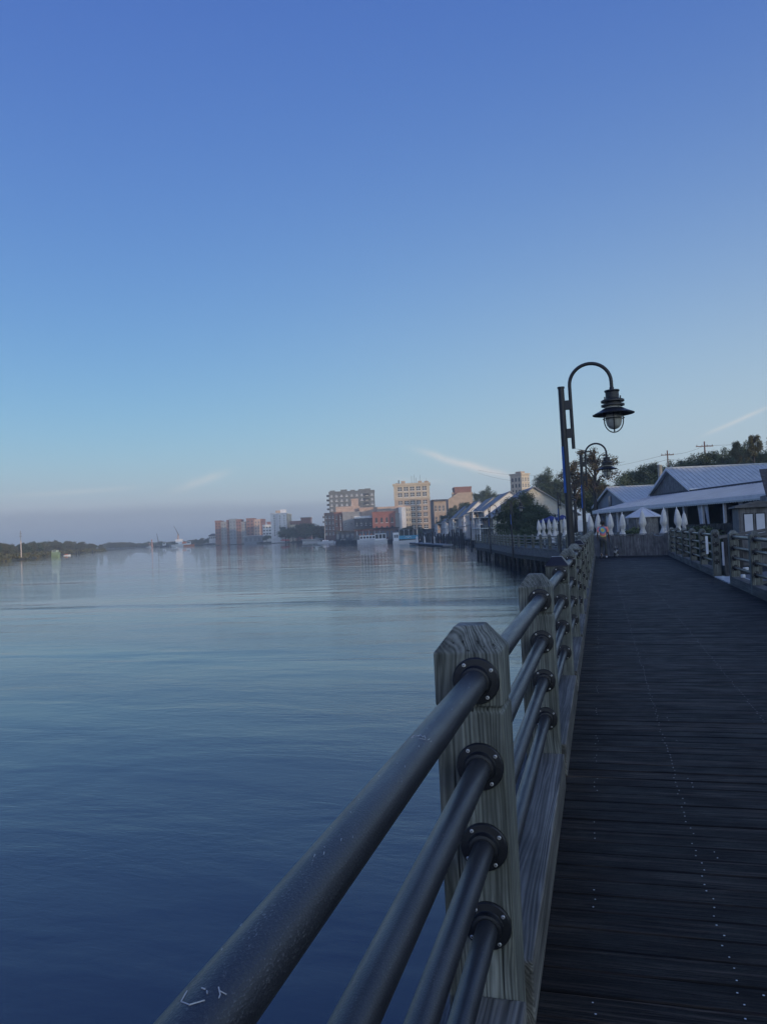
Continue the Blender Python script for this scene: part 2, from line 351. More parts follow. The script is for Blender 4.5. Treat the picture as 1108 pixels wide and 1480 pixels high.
# ------------------------------------------------------------------ near boardwalk deck
rng = random.Random(3)
mb = MB(); sc = MB()
y = -1.6; DX0, DX1 = -.52, 3.12
while y < 38.2:
    w = .138; dz = rng.uniform(-.002, .002); tl = rng.uniform(-.0012, .0012)
    x0, x1 = DX0 + rng.uniform(-.012, .012), DX1 + rng.uniform(-.012, .012)
    b = .006
    # plank section with eased top edges
    prof = [(y, -.04), (y, -b), (y+b, 0), (y+w-b, 0), (y+w, -b), (y+w, -.04)]
    n = 7; vs_ = []; fs = []
    for i in range(n):
        x = x0 + (x1-x0)*i/(n-1); wob = rng.uniform(-.0015, .0015)
        vs_ += [(x, yy + wob, zz + dz + (tl if yy > y+.07 else -tl) + rng.uniform(-.0006, .0006)) for yy, zz in prof]
    for i in range(n-1):
        for j in range(5): fs.append((i*6+j, (i+1)*6+j, (i+1)*6+j+1, i*6+j+1))
    fs += [tuple(range(6)), tuple((n-1)*6+j for j in range(5, -1, -1))]
    mb.k = 0; mb.add(vs_, fs)
    if y < 34:
        for X in (-.10, .36, .44, 1.13, 1.78, 2.42):
            if rng.random() < {.44: .82, -.10: .6, 1.78: .75, 2.42: .8}.get(X, 0): continue
            for yy in (y+.035, y+.105):
                if rng.random() < .07: continue
                px_, py_ = X + rng.uniform(-.012, .012), yy + rng.uniform(-.008, .008); rr = rng.uniform(.0032, .0044)
                mb.k = 1
                mb.add([(px_+rr*math.cos(a*math.pi/3), py_+rr*math.sin(a*math.pi/3), dz+.0025) for a in range(6)], [tuple(range(6))])
    y += w + .0042
deck = tag(mb.build('boardwalk', [M['deck'], M['screw']]), kind='structure')
mb = MB()
for x in (-.50, -.12, .40, 1.13, 1.78, 2.42, 3.06): mb.box(x-.03, x+.03, -1.6, 38.2, -.33, -.046)
tag(mb.build('boardwalk_joists', M['darkwood']), kind='structure')
mb = MB(); mb.box(-.585, -.54, -1.6, 38.2, -.36, -.01); mb.box(3.14, 3.185, -1.6, 38.2, -.36, -.01)
tag(mb.build('boardwalk_fascia', M['beam']), kind='structure')

# ------------------------------------------------------------------ post and pipe railings
PW, PH = .20, 1.27
def post_mesh(name, h=PH, z0=-.35, groove=True):
    a = PW/2; c = .043; b = MB()
    def lv(r, z): return [(-r, -r, z), (r, -r, z), (r, r, z), (-r, r, z)]
    zs = [(a, z0), (a, 1.02), (a-.007, 1.024), (a-.007, 1.036), (a, 1.04), (a, h-.075), (c, h)] if groove else [(a, z0), (a, h-.075), (c, h)]
    vs_ = []
    for r, z in zs: vs_ += lv(r, z)
    fs = [(3, 2, 1, 0), tuple(4*(len(zs)-1)+i for i in range(4))]
    for i in range(len(zs)-1):
        for k in range(4): fs.append((4*i+k, 4*i+(k+1) % 4, 4*i+4+(k+1) % 4, 4*i+4+k))
    b.add(vs_, fs); return b.mesh(name, M['post'])
RZ = (1.115, .865, .632, .405); RR = (.0365, .0335, .0315, .0315)
def flange_mesh():
    b = MB(); T = Matrix.Rotation(R(90), 4, 'X')      # faces -Y
    b.lathe([(.0, 0), (.069, 0), (.069, .008), (.066, .012), (.047, .014), (.045, .017), (.043, .034), (.036, .036), (.0, .036)], 32, T)
    b.k = 1
    for a in (35, 125, 215, 305):
        x, z = .057*math.cos(R(a)), .057*math.sin(R(a))
        b.lathe([(.0, .0155), (.0042, .0155), (.0058, .0135), (.0062, .011)], 10, Matrix.Translation((x, 0, z)) @ T)
    b.k = 0
    for a in (35, 125, 215, 305):
        x, z = .057*math.cos(R(a)), .057*math.sin(R(a))
        for q in (0, 90): b.box(-.0036, .0036, -.0006, .0006, .0152, .0159, Matrix.Translation((x, 0, z)) @ T @ Matrix.Rotation(R(q+20+a), 4, 'Z'))
    return b.mesh('flange', [M['flange'], M['screw']])
FL = flange_mesh()
def pipe_mesh(r, n=28):
    b = MB(); b.tube([(0, i/12, 0) for i in range(13)], r, n, cap=False); me = b.mesh('rail_pipe', M['pipe'], True); return me
PIPES = [pipe_mesh(r) for r in RR]; PIPES_FAR = [pipe_mesh(r*1.05, 8) for r in RR]
POSTS = post_mesh('post')
def beam_mesh(w=.2, h=.2):
    b = MB(); n = 6
    for i in range(n): pass
    b.box(-w/2, w/2, 0, 1, 0, h); return b.mesh('toe_board', M['beam'])
BEAM = beam_mesh()
def cap_mesh():
    a = PW/2+.004; b = MB(); z1 = PH-.075; c = .045
    b.add([(-a, -a, z1-.012), (a, -a, z1-.012), (a, a, z1-.012), (-a, a, z1-.012), (-a, -a, z1), (a, -a, z1), (a, a, z1), (-a, a, z1), (-c, -c, PH+.004), (c, -c, PH+.004), (c, c, PH+.004), (-c, c, PH+.004)],
          [(0, 1, 5, 4), (1, 2, 6, 5), (2, 3, 7, 6), (3, 0, 4, 7), (4, 5, 9, 8), (5, 6, 10, 9), (6, 7, 11, 10), (7, 4, 8, 11), (8, 9, 10, 11)])
    b.k = 1
    for p, q in (((-a, -a, z1), (a, -a, z1)), ((a, -a, z1), (a, a, z1)), ((-a, -a, z1), (-c, -c, PH+.004)), ((a, -a, z1), (c, -c, PH+.004)), ((-c, -c, PH+.004), (c, -c, PH+.004)), ((c, -c, PH+.004), (c, c, PH+.004))):
        b.tube([p, q], .0028, 5)
    return b.mesh('post_cap', [M['cap'], M['capedge']])
CAP = cap_mesh()
def railing(label, pts, z=0.0, flanges=0, back=0, far=False, caps=(), group=None, toe=True, near=False, skipbay=(), shift=0.0):
    t = thing('railing', label, 'railing', (pts[0][0], pts[0][1], z), 0, group); o0 = Vector((pts[0][0], pts[0][1]))
    P_ = [Vector(p) - o0 for p in pts]
    for i, p in enumerate(P_):
        d = (P_[min(i+1, len(P_)-1)] - P_[max(i-1, 0)]).normalized(); a = math.atan2(-d.x, d.y)
        po = link('post', POSTS, t, (p.x+shift, p.y, 0), (0, 0, a + (rng.uniform(-.015, .015)) + (math.pi if i % 2 and i > 1 else 0)))
        if near and i < 9: bevel(po, .005, 2)
        if i in caps: link('post_cap', CAP, po)
        sgn = -1 if (i % 2 and i > 1) else 1
        for side, lim in ((1, flanges), (-1, back)):
            if i < lim:
                for zz in RZ:
                    f = link('flange', FL, po, (-sgn*shift, -sgn*side*(PW/2+.0005), zz), (0, 0, 0 if sgn*side > 0 else math.pi))
                    f.data.shade_flat()
        if i+1 < len(P_) and i not in skipbay:
            q = P_[i+1]; L = (q-p).length; dv = (q-p)/L; aa = math.atan2(-dv.x, dv.y)
            for zz, me in zip(RZ, PIPES_FAR if far else PIPES):
                pi = link('rail_pipe', me, t, (p.x+dv.x*PW/2, p.y+dv.y*PW/2, zz), (0, 0, aa)); pi.scale = (1, L-PW, 1)
            if toe:
                be = link('toe_board', BEAM, t, (p.x+dv.x*(PW/2+.002), p.y+dv.y*(PW/2+.002), 0), (0, 0, aa)); be.scale = (1, L-PW-.004, 1)
                if near and i < 8: bevel(be, .006, 2)
    return t
LX = -.372
NL = railing('long post and pipe railing along the river edge of the near boardwalk, filling the foreground', [(LX, 2.36 + 2.47*(i-1)) for i in range(16)], flanges=9, back=6, caps=(3, 6), near=True, shift=-.026)
# scratched graffiti on the top pipe
top = [c for c in NL.children if c.name.startswith('rail_pipe')]
def scratch(pipe, y0, strokes, th0, size):
    b = MB()
    for st in strokes:
        pts = []
        for u, v in st:
            th = th0 + v*size/RR[0]; yy = y0 + u*size
            pts.append((LX + math.cos(th)*(RR[0]+.0003), yy, RZ[0] + math.sin(th)*(RR[0]+.0003)))
        for p, q in zip(pts, pts[1:]):
            b.tube([Vector(p).lerp(Vector(q), k/3) for k in range(4)], .0007, 5)
    o = b.build('graffiti_scratch', M['capedge']); o.parent = pipe
    o.matrix_parent_inverse = (Matrix.Translation(NL.location) @ Matrix.Translation(pipe.location) @ Matrix.Diagonal((1, pipe.scale.y, 1, 1))).inverted()
CFS = [[(1.0, .9), (.2, .7), (0, .2), (.5, -.2)], [(1.1, .1), (1.15, .3)], [(.9, -.1), (1.05, 0)], [(1.5, -.3), (1.2, -.55), (1.0, -.6)], [(1.35, -.45), (1.42, -.75)]]
p0 = onz(287, 1452, RZ[0]+.03); scratch(top[0], p0.y-.012, CFS, R(80), .022)
DMS = [[(0, .9), (.9, .7), (.5, .1), (0, .9)], [(.2, .1), (1.0, 0), (.3, -.4), (1.0, -.5), (.2, -.8)], [(-.1, -.9), (-.5, -.3), (-.2, .8)], [(.2, -1.1), (.9, -1.2)], [(.3, -1.5), (.7, -1.5)]]
p0 = onz(606, 1068, RZ[0]+.03); scratch(top[4 if False else 0], p0.y-.01, DMS, R(85), .017)
random.seed(5)
b = MB()
for k in range(26):
    yy = rng.uniform(.35, 2.2); th = R(rng.uniform(40, 135)); l = rng.uniform(.002, .009)
    pts = [(LX + math.cos(th+j*.05)*(RR[0]+.0002), yy+j*l, RZ[0] + math.sin(th+j*.05)*(RR[0]+.0002)) for j in range(2)]
    b.tube(pts, .0005, 4)
o = b.build('paint_chip', M['capedge']); o.parent = top[0]; o['kind'] = 'stuff'
o.matrix_parent_inverse = (Matrix.Translation(NL.location) @ Matrix.Translation(top[0].location) @ Matrix.Diagonal((1, top[0].scale.y, 1, 1))).inverted()

# right-hand railing with its gangway opening
RX = 2.96
ry = [6.6, 9.2, 11.8, 14.3, 16.85, 19.4]
railing('right post and pipe railing in front of the gangway opening, running out of frame', [(RX, v) for v in ry], flanges=6, back=6, near=True)
railing('right post and pipe railing beyond the gangway opening, ending at the picket wall', [(RX, v) for v in (22.3, 24.95, 27.6, 30.2, 32.8, 35.2)], flanges=6, back=4, near=True)

# ------------------------------------------------------------------ street lamps
def arc(cx, cz, r, a0, a1, n=18): return [(cx + r*math.cos(R(a0+(a1-a0)*i/n)), 0, cz + r*math.sin(R(a0+(a1-a0)*i/n))) for i in range(n+1)]
def make_lamp():
    t = thing('street_lamp', 'tall black hook lamp standing nearest on the left railing, its lantern over the deck', 'street lamp')
    b = MB(); b.lathe([(.085, -1.0), (.085, .1), (.072, .14), (.070, 1.0), (.060, 2.9), (.055, 4.07), (.066, 4.075), (.066, 4.105), (.0, 4.11)], 18)
    autosmooth(b.build('pole', M['lampblack'], t))
    b = MB(); b.tube([(.155, 0, 2.95), (.155, 0, 3.5), (.155, 0, 4.0)] + arc(.522, 4.11, .367, 180, 0) + [(.889, 0, 4.0), (.889, 0, 3.92)], .032, 12)
    b.lathe([(.04, 3.9), (.04, 4.0), (.033, 4.01)], 12, Matrix.Translation((.889, 0, 0)))
    autosmooth(b.build('hook_arm', M['lampblack'], t))
    for z in (3.24, 3.76):
        b = MB(); b.box(.02, .16, -.03, .03, z-.085, z+.085); o = b.build('bracket', M['lampblack'], t); bevel(o, .008)
    b = MB()
    th = [R(-150 + 42*i/6) for i in range(7)]; r = .0755
    vs_ = [(math.cos(a)*(r - .006*(z-1)), math.sin(a)*(r - .006*(z-1)), z) for z in (2.15, 2.6, 3.0) for a in th]
    vs_ = vs_ + [(x*1.12, y_*1.12, z) for x, y_, z in vs_]
    fs = []
    for o_ in (0, 21):
        for i in range(2):
            for j in range(6): fs.append((o_+i*7+j, o_+i*7+j+1, o_+(i+1)*7+j+1, o_+(i+1)*7+j))
    for i in range(2): fs += [(i*7, (i+1)*7, 21+(i+1)*7, 21+i*7), (i*7+6, (i+1)*7+6, 21+(i+1)*7+6, 21+i*7+6)]
    for j in range(6): fs += [(j, j+1, 22+j, 21+j), (14+j, 15+j, 36+j, 35+j)]
    b.add(vs_, fs); b.build('blue_band', M['blue'], t)
    T = Matrix.Translation((.889, 0, 0))
    b = MB(); b.lathe([(0, 3.95), (.13, 3.95), (.135, 3.93), (.118, 3.91), (.118, 3.80), (.19, 3.775), (.205, 3.765), (.205, 3.735), (.15, 3.725), (.15, 3.70), (.205, 3.69), (.205, 3.66), (.15, 3.655)], 28, T)
    h = autosmooth(b.build('lantern_head', M['lampblack'], t))
    for a in (45, 135, 225, 315):
        bb = MB(); x, y_ = .19*math.cos(R(a)), .19*math.sin(R(a)); bb.tube([(.889+x, y_, 3.65), (.889+x, y_, 3.82)], .011, 8); bb.build('bolt', M['lampblack'], h)
    b = MB(); b.lathe([(.158, 3.62), (.168, 3.615), (.172, 3.555), (.24, 3.545), (.365, 3.508), (.368, 3.52), (.25, 3.575), (.172, 3.62)], 32, T)
    autosmooth(b.build('shade', M['lampblack'], t))
    b = MB(); b.lathe([(.142, 3.72), (.142, 3.45), (.138, 3.38), (.12, 3.31), (.085, 3.265), (.04, 3.245), (.0, 3.24)], 28, T); b.build('globe', M['globe'], t, True)
    b = MB(); b.ring(.185, .008, 3.435, 28, T)
    for rot in (0, 90):
        T2 = T @ Matrix.Rotation(R(rot), 4, 'Z')
        b.tube([(-.165, 0, 3.62), (-.165, 0, 3.40)] + [(-.165*math.cos(R(a)), 0, 3.40-.215*math.sin(R(a))) for a in range(10, 180, 10)] + [(.165, 0, 3.40), (.165, 0, 3.62)], .010, 8, T2)
    for a in range(4):
        T2 = T @ Matrix.Rotation(R(45+90*a), 4, 'Z')
    b.build('cage', M['lampblack'], t)
    return t
LAMP = make_lamp(); LAMP['group'] = 'hook lamps along the riverwalk'
LAMP.location = (-.50, 14.45, 0); LAMP.rotation_euler = (0, R(-.8), 0)
lamps = [(-.53, 28.9, 0, 'black hook lamp just beyond the nearest one, seen against the trees'),
 (-2.62, 53.1, -.3, 'black hook lamp largely hidden behind the nearest lamp pole, by the left umbrellas'),
 (-7.34, 67.0, -.3, 'black hook lamp in front of the big round shrub, on the far walkway'),
 (-11.74, 85.0, -.3, 'black hook lamp left of the big shrub, in front of a cream house wall'),
 (-15.78, 97.0, -.3, 'black hook lamp at the outer corner where the walkway steps back'),
 (-14.3, 112.0, -.3, 'small black hook lamp just behind the walkway corner'),
 (-17.5, 127.0, -.3, 'small black hook lamp in front of the white houses, right of a pair'),
 (-20.7, 142.0, -.3, 'small black hook lamp before the white houses, left of a pair'),
 (-25.0, 160.0, -.3, 'tiny black hook lamp above the floating dock'),
 (-34.0, 196.0, -.3, 'tiny black hook lamp left of the white houses'),
 (-43.0, 230.0, -.3, 'farthest tiny black hook lamp near the blue striped boat')]
for x, y_, z, lb in lamps:
    dup(LAMP, (x, y_, z), (0 if y_ < 40 else R(14)), lb)
# ------------------------------------------------------------------ far walkway
FZ = -.3
def offset(pts, d):
    P_ = [Vector(p) for p in pts]; o = []
    for i, p in enumerate(P_):
        t = (P_[min(i+1, len(P_)-1)] - P_[max(i-1, 0)]).normalized(); o.append(tuple(p + Vector((t.y, -t.x))*d))
    return o
OUT1 = [(-.42, 39.6), (-.75, 44.0), (-2.45, 53.0), (-7.15, 67.0), (-11.55, 85.0), (-15.3, 97.2)]
IN1 = [(3.2, 39.6), (2.9, 44.0), (1.2, 54.0), (-3.5, 68.0), (-7.9, 86.0), (-11.4, 98.4)]
OUT2 = [(-11.2, 98.4), (-17.0, 127), (-24.5, 160), (-33.6, 196), (-42.5, 230), (-60, 285), (-90, 345)]
IN2 = offset(OUT2, 3.6)
def resample(pts, step):
    P_ = [Vector(p) for p in pts]; L = [0]
    for a, b_ in zip(P_, P_[1:]): L.append(L[-1] + (b_-a).length)
    n = max(1, round(L[-1]/step)); o = []
    for k in range(n+1):
        s_ = L[-1]*k/n; i = max(j for j in range(len(L)-1) if L[j] <= s_+1e-6)
        o.append(tuple(P_[i].lerp(P_[i+1], min(1, (s_-L[i])/(L[i+1]-L[i])))))
    return o
def slab(name, A, B, z0, z1, material, kind='structure'):
    b = MB(); n = len(A)
    vs_ = [(x, y_, z) for (x, y_), z in [(p, z0) for p in A] + [(p, z0) for p in B] + [(p, z1) for p in A] + [(p, z1) for p in B]]
    fs = []
    for i in range(n-1):
        fs += [(i, i+1, n+i+1, n+i), (2*n+i, 3*n+i, 3*n+i+1, 2*n+i+1), (i, 2*n+i, 2*n+i+1, i+1), (n+i, n+i+1, 3*n+i+1, 3*n+i)]
    fs += [(0, n, 3*n, 2*n), (n-1, 3*n-1, 4*n-1, 2*n-1)]
    b.add(vs_, fs); return tag(b.build(name, material), kind=kind)
M['fardeck'] = mat('far_deck_boards', (.030, .029, .028), .5, .4, .8, .5, 14, stretch=(1, 14, 1))
slab('walkway', OUT1, IN1, FZ-.1, FZ, M['fardeck']); slab('walkway_beyond', OUT2, IN2, FZ-.1, FZ, M['fardeck'])
slab('walkway_ramp', [(-.5, 38.2), (-.42, 39.6)], [(3.1, 38.2), (3.2, 39.6)], FZ-.1, FZ, M['fardeck'])
# outer fascia with a ledger set back below it
for nm, pts in (('walkway_fascia', OUT1), ('walkway_fascia_beyond', OUT2)):
    slab(nm, offset(pts, -.10), offset(pts, -.02), FZ-.42, FZ+.02, M['plank'])
    slab(nm.replace('fascia', 'ledger'), offset(pts, .02), offset(pts, .14), FZ-.75, FZ-.43, M['darkwood'])
railing('post and pipe railing on the river side of the far walkway', resample(offset(OUT1, .12), 2.5), FZ, far=True, flanges=0, toe=True)
railing('post and pipe railing on the far walkway, in front of the shrubs', resample(offset(IN1, -.12), 4.8), FZ, far=True, toe=False)
railing('distant small railing on the walkway past the step back, above the dark pilings', resample(offset(OUT2[:5], .12), 5.0), FZ, far=True, toe=True)
def piling_mesh(seed, h=2.9, r=.15):
    q = random.Random(seed); b = MB(); pr = [(0, -h)] + [(r*(1-.12*i/8)*q.uniform(.93, 1.07), -h + h*i/8) for i in range(9)] + [(0, .01)]
    b.lathe(pr, 10); return b.mesh('piling', M['darkwood'], True)
PM = [piling_mesh(i) for i in range(3)]
pls = []
for row, off_ in ((0, .25), (1, 2.9)):
    for i, p in enumerate(resample(offset(OUT1, off_), 3.1)):
        o = link('piling', PM[(i+row) % 3], None, (p[0]+rng.uniform(-.1, .1), p[1]+rng.uniform(-.2, .2), FZ-.76), (rng.uniform(-.02, .02), rng.uniform(-.02, .02), i)); pls.append(o)
        tag(o, ('round timber piling holding the river edge of the far walkway', 'round timber piling in the shadow under the far walkway')[row], 'piling', ('pilings along the river edge of the far walkway', 'inner pilings under the far walkway')[row])
for i, p in enumerate(resample(offset(OUT2[:5], .3), 5)):
    o = link('piling', PM[i % 3], None, (p[0], p[1], FZ-.76), (0, 0, i)); tag(o, 'dark timber piling under the distant walkway past the step back', 'piling', 'pilings under the distant walkway')
for i, y_ in enumerate((4, 9, 14, 19, 24, 29, 34, 38)):
    o = link('piling', PM[i % 3], None, (-.42, y_, -.37)); tag(o, 'timber piling under the near boardwalk', 'piling', 'pilings under the near boardwalk')
# tall mooring timbers standing before the distant walkway
tp = []
for i in range(26):
    px_ = 606 + i*2.6 + rng.uniform(-.9, .9); base = onz(px_, 788.5 + rng.uniform(-2, .5), WZ)
    h = rng.uniform(2.5, 3.7); b = MB(); b.lathe([(0, -1)] + [(.16*rng.uniform(.9, 1.1), -1 + (h+1)*k/5) for k in range(6)] + [(.06, h+.12), (0, h+.13)], 8)
    o = b.build('dock_post', M['darkwood'], smooth=True, loc=base, rot=(rng.uniform(-.02, .02), rng.uniform(-.03, .03), 0))
    tag(o, 'tall dark timber dock post standing in the water behind the floating dock', 'dock post', 'dark dock posts behind the floating dock')

# ------------------------------------------------------------------ picket wall at the end of the deck
t = thing('picket_wall', 'weathered grey wall of vertical pickets closing the end of the deck', 'wall', (0, 0, 0))
path = [(-.35, 38.7), (.5, 38.0), (1.3, 37.55), (2.1, 37.2), (2.95, 36.9)]
rp = resample(path, .098); b = MB()
for i, (p, q) in enumerate(zip(rp, rp[1:])):
    d = Vector(q)-Vector(p); T = Matrix.Translation((p[0], p[1], 0)) @ Matrix.Rotation(math.atan2(d.y, d.x), 4, 'Z')
    h = .97 + rng.uniform(-.012, .012); off = rng.uniform(0, .012)
    b.box(.003, d.length-.004, -.012-off, .008, .02, h, T)
b.build('picket_panel', M['picket'], t)
b = MB()
for p, q in zip(path, path[1:]):
    d = Vector(q)-Vector(p); T = Matrix.Translation((p[0], p[1], 0)) @ Matrix.Rotation(math.atan2(d.y, d.x), 4, 'Z')
    b.box(0, d.length, -.06, .10, .985, 1.02, T)
b.build('cap_rail', M['picket'], t)
t2 = thing('slat_gate', 'narrow dark slatted gap between the picket wall and the right railing', 'gate', (0, 0, 0))
b = MB()
for i in range(5): b.box(2.99 + .0*i, 3.03, 35.35+i*.32, 35.47+i*.32, .05, .93)
b.build('slat', M['plank'], t2)['kind'] = 'stuff'
b = MB(); b.box(2.96, 3.06, 35.3, 36.85, .94, 1.0); b.box(2.90, 2.985, 35.3, 36.8, .0, .2); b.build('gate_rail', M['plank'], t2)
b = MB(); a0, a1 = Vector((2.35, 36.95, .96)), Vector((2.86, 35.1, 1.12))
b.tube([a0.lerp(a1, i/10) - Vector((0, 0, .5*(.25-(i/10-.5)**2))) for i in range(11)], .022, 8)
tag(b.build('rope', mat('pale_rope', (.30, .30, .28), .9, .2, 60, .3, 200)), 'pale rope sagging from the picket wall to the right railing', 'rope')

# ------------------------------------------------------------------ closed umbrellas
def closed_umbrella_mesh(seed, pinch=.42):
    q = random.Random(seed); b = MB(); n = 24; prof = [(.02, 1.0), (.05, .985), (.09, .90), (.135, .74), (.165, .60), (.160, .54), (.105, .46), (.085, .41), (.10, .35), (.18, .17), (.255, .03), (.22, .0)]
    vs_, fs = [], []; ph = [q.uniform(0, 6) for _ in range(4)]
    for r, h in prof:
        for k in range(n):
            a = 2*math.pi*k/n; f = 1 + (.16*math.cos(8*a+ph[0]) + .07*math.cos(3*a+ph[1]) + .06*math.cos(5*a+ph[2]+h*4))*(1.15-h*.6)
            vs_.append((r*f*math.cos(a), r*f*math.sin(a), .85 + 1.5*h + (.05*math.cos(8*a+ph[0]+2) if h < .1 else 0)))
    for i in range(len(prof)-1):
        for k in range(n): fs.append((i*n+k, i*n+(k+1) % n, (i+1)*n+(k+1) % n, (i+1)*n+k))
    fs.append(tuple((0)*n+k for k in range(n))); b.add(vs_, fs); return b.mesh('canopy', M['umb'], True)
def make_umbrella(seed):
    t = thing('patio_umbrella', 'x', 'umbrella'); link('canopy', closed_umbrella_mesh(seed), t)
    b = MB(); b.lathe([(.02, 0), (.02, 2.36), (.03, 2.37), (.012, 2.45), (0, 2.46)], 10); b.build('pole', M['trim'], t)
    b = MB(); b.ring(.095, .014, 1.465, 16); b.build('strap', M['umb'], t)
    b = MB(); b.lathe([(0, 0), (.26, 0), (.27, .05), (.06, .09), (.05, .3), (0, .3)], 16); b.build('base', M['flange'], t)
    return t
UM = [make_umbrella(i) for i in range(3)]; used = [False]*3
def umbrella(i, loc, label, group, s=1.0):
    k = i % 3
    if used[k]: o = copy_tree(UM[k])
    else: o = UM[k]; used[k] = True
    o.location = loc; o.rotation_euler = (rng.uniform(-.03, .03), rng.uniform(-.04, .04), rng.uniform(0, 6)); o.scale = (s*1.08, s*1.08, s*rng.uniform(.98, 1.02)); o['label'] = label; o['group'] = group
for i, (px_, py_, d) in enumerate(((852, 743, 47), (862, 742, 46), (879, 741, 45.5), (897, 739, 44.5), (926.5, 735, 43.5), (955.5, 734, 42), (979.5, 732, 41), (986, 738, 44.5))):
    top_ = at(px_, py_, d); s = (top_.z - (-.35))/2.46
    umbrella(i, (top_.x, top_.y, -.35), f'closed white patio umbrella behind the picket wall, {ORD[i]} from the left of its row', 'closed umbrellas behind the picket wall', s)
for i, (px_, py_, d) in enumerate(((778, 750, 66), (785, 750, 67), (792.5, 749, 67), (800.5, 748, 66), (815.5, 747, 62))):
    top_ = at(px_, py_, d); s = (top_.z - (-.4))/2.46
    umbrella(i+1, (top_.x, top_.y, -.4), f'closed white patio umbrella beyond the far walkway railing, {ORD[i]} from the left of its row', 'closed umbrellas beyond the far walkway', s)
# open umbrellas in blue further back
def open_umbrella(loc, s, label, material, n=8):
    t = thing('open_umbrella', label, 'umbrella', loc); b = MB(); v = [(0, 0, .45)]; fs = []
    for k in range(n): a = 2*math.pi*k/n; v.append((math.cos(a), math.sin(a), 0))
    for k in range(n):
        a = 2*math.pi*k/n; v.append((1.0*math.cos(a), 1.0*math.sin(a), -.14))
    fs = [(0, 1+k, 1+(k+1) % n) for k in range(n)] + [(1+k, n+1+k, n+1+(k+1) % n, 1+(k+1) % n) for k in range(n)]
    b.add(v, fs, Matrix.Diagonal((s, s, s, 1)) @ Matrix.Translation((0, 0, 2.2/s))); b.build('canopy', material, t)
    b = MB(); b.tube([(0, 0, 0), (0, 0, 2.2+.4*s)], .025, 8); b.build('pole', M['lampblack'], t); return t
M['navy'] = mat('navy_umbrella_cloth', (.02, .035, .16), .8, .15, 4)
for i, (px_, py_, d, s) in enumerate(((796, 749, 80, .95), (787, 752, 92, .9), (812, 747, 74, .8))):
    p = at(px_, py_, d); open_umbrella((p.x, p.y, p.z-2.35), s, ('navy blue open umbrella between the closed white ones', 'navy blue open umbrella at the left, in front of the shrub', 'navy blue open umbrella nearest the lamp pole')[i], M['navy'])

# ------------------------------------------------------------------ patio hut with white roof
p = at(928, 733, 50); hx, hy = p.x, p.y
t = thing('patio_hut', 'small timber bar hut with pale hipped roof behind the picket wall', 'hut', (hx, hy, -.5), R(15))
b = MB(); n = 8; ex, ez = 1.12, p.z+.5-.62; v = [(0, 0, p.z+.5)] + [(ex*math.cos(2*math.pi*k/n+.39), ex*math.sin(2*math.pi*k/n+.39), ez) for k in range(n)] + [(ex*math.cos(2*math.pi*k/n+.39), ex*math.sin(2*math.pi*k/n+.39), ez-.06) for k in range(n)]
b.add(v, [(0, 1+k, 1+(k+1) % n) for k in range(n)] + [(1+k, n+1+k, n+1+(k+1) % n, 1+(k+1) % n) for k in range(n)] + [tuple(range(2*n, n, -1))]); b.build('roof', M['rooflight'], t)
b = MB()
for k in range(n):
    a = 2*math.pi*k/n+.39; b.tube([(0, 0, p.z+.51), (ex*math.cos(a), ex*math.sin(a), ez+.01)], .018, 6)
b.build('roof_ridge', M['rooflight'], t)
b = MB(); b.lathe([(.95, 0), (.95, ez-.05)], 8); b.build('wall', M['picket'], t)
b = MB(); b.box(-.98, .98, -1.0, -.94, .95, 1.02); b.build('counter', M['plank'], t)

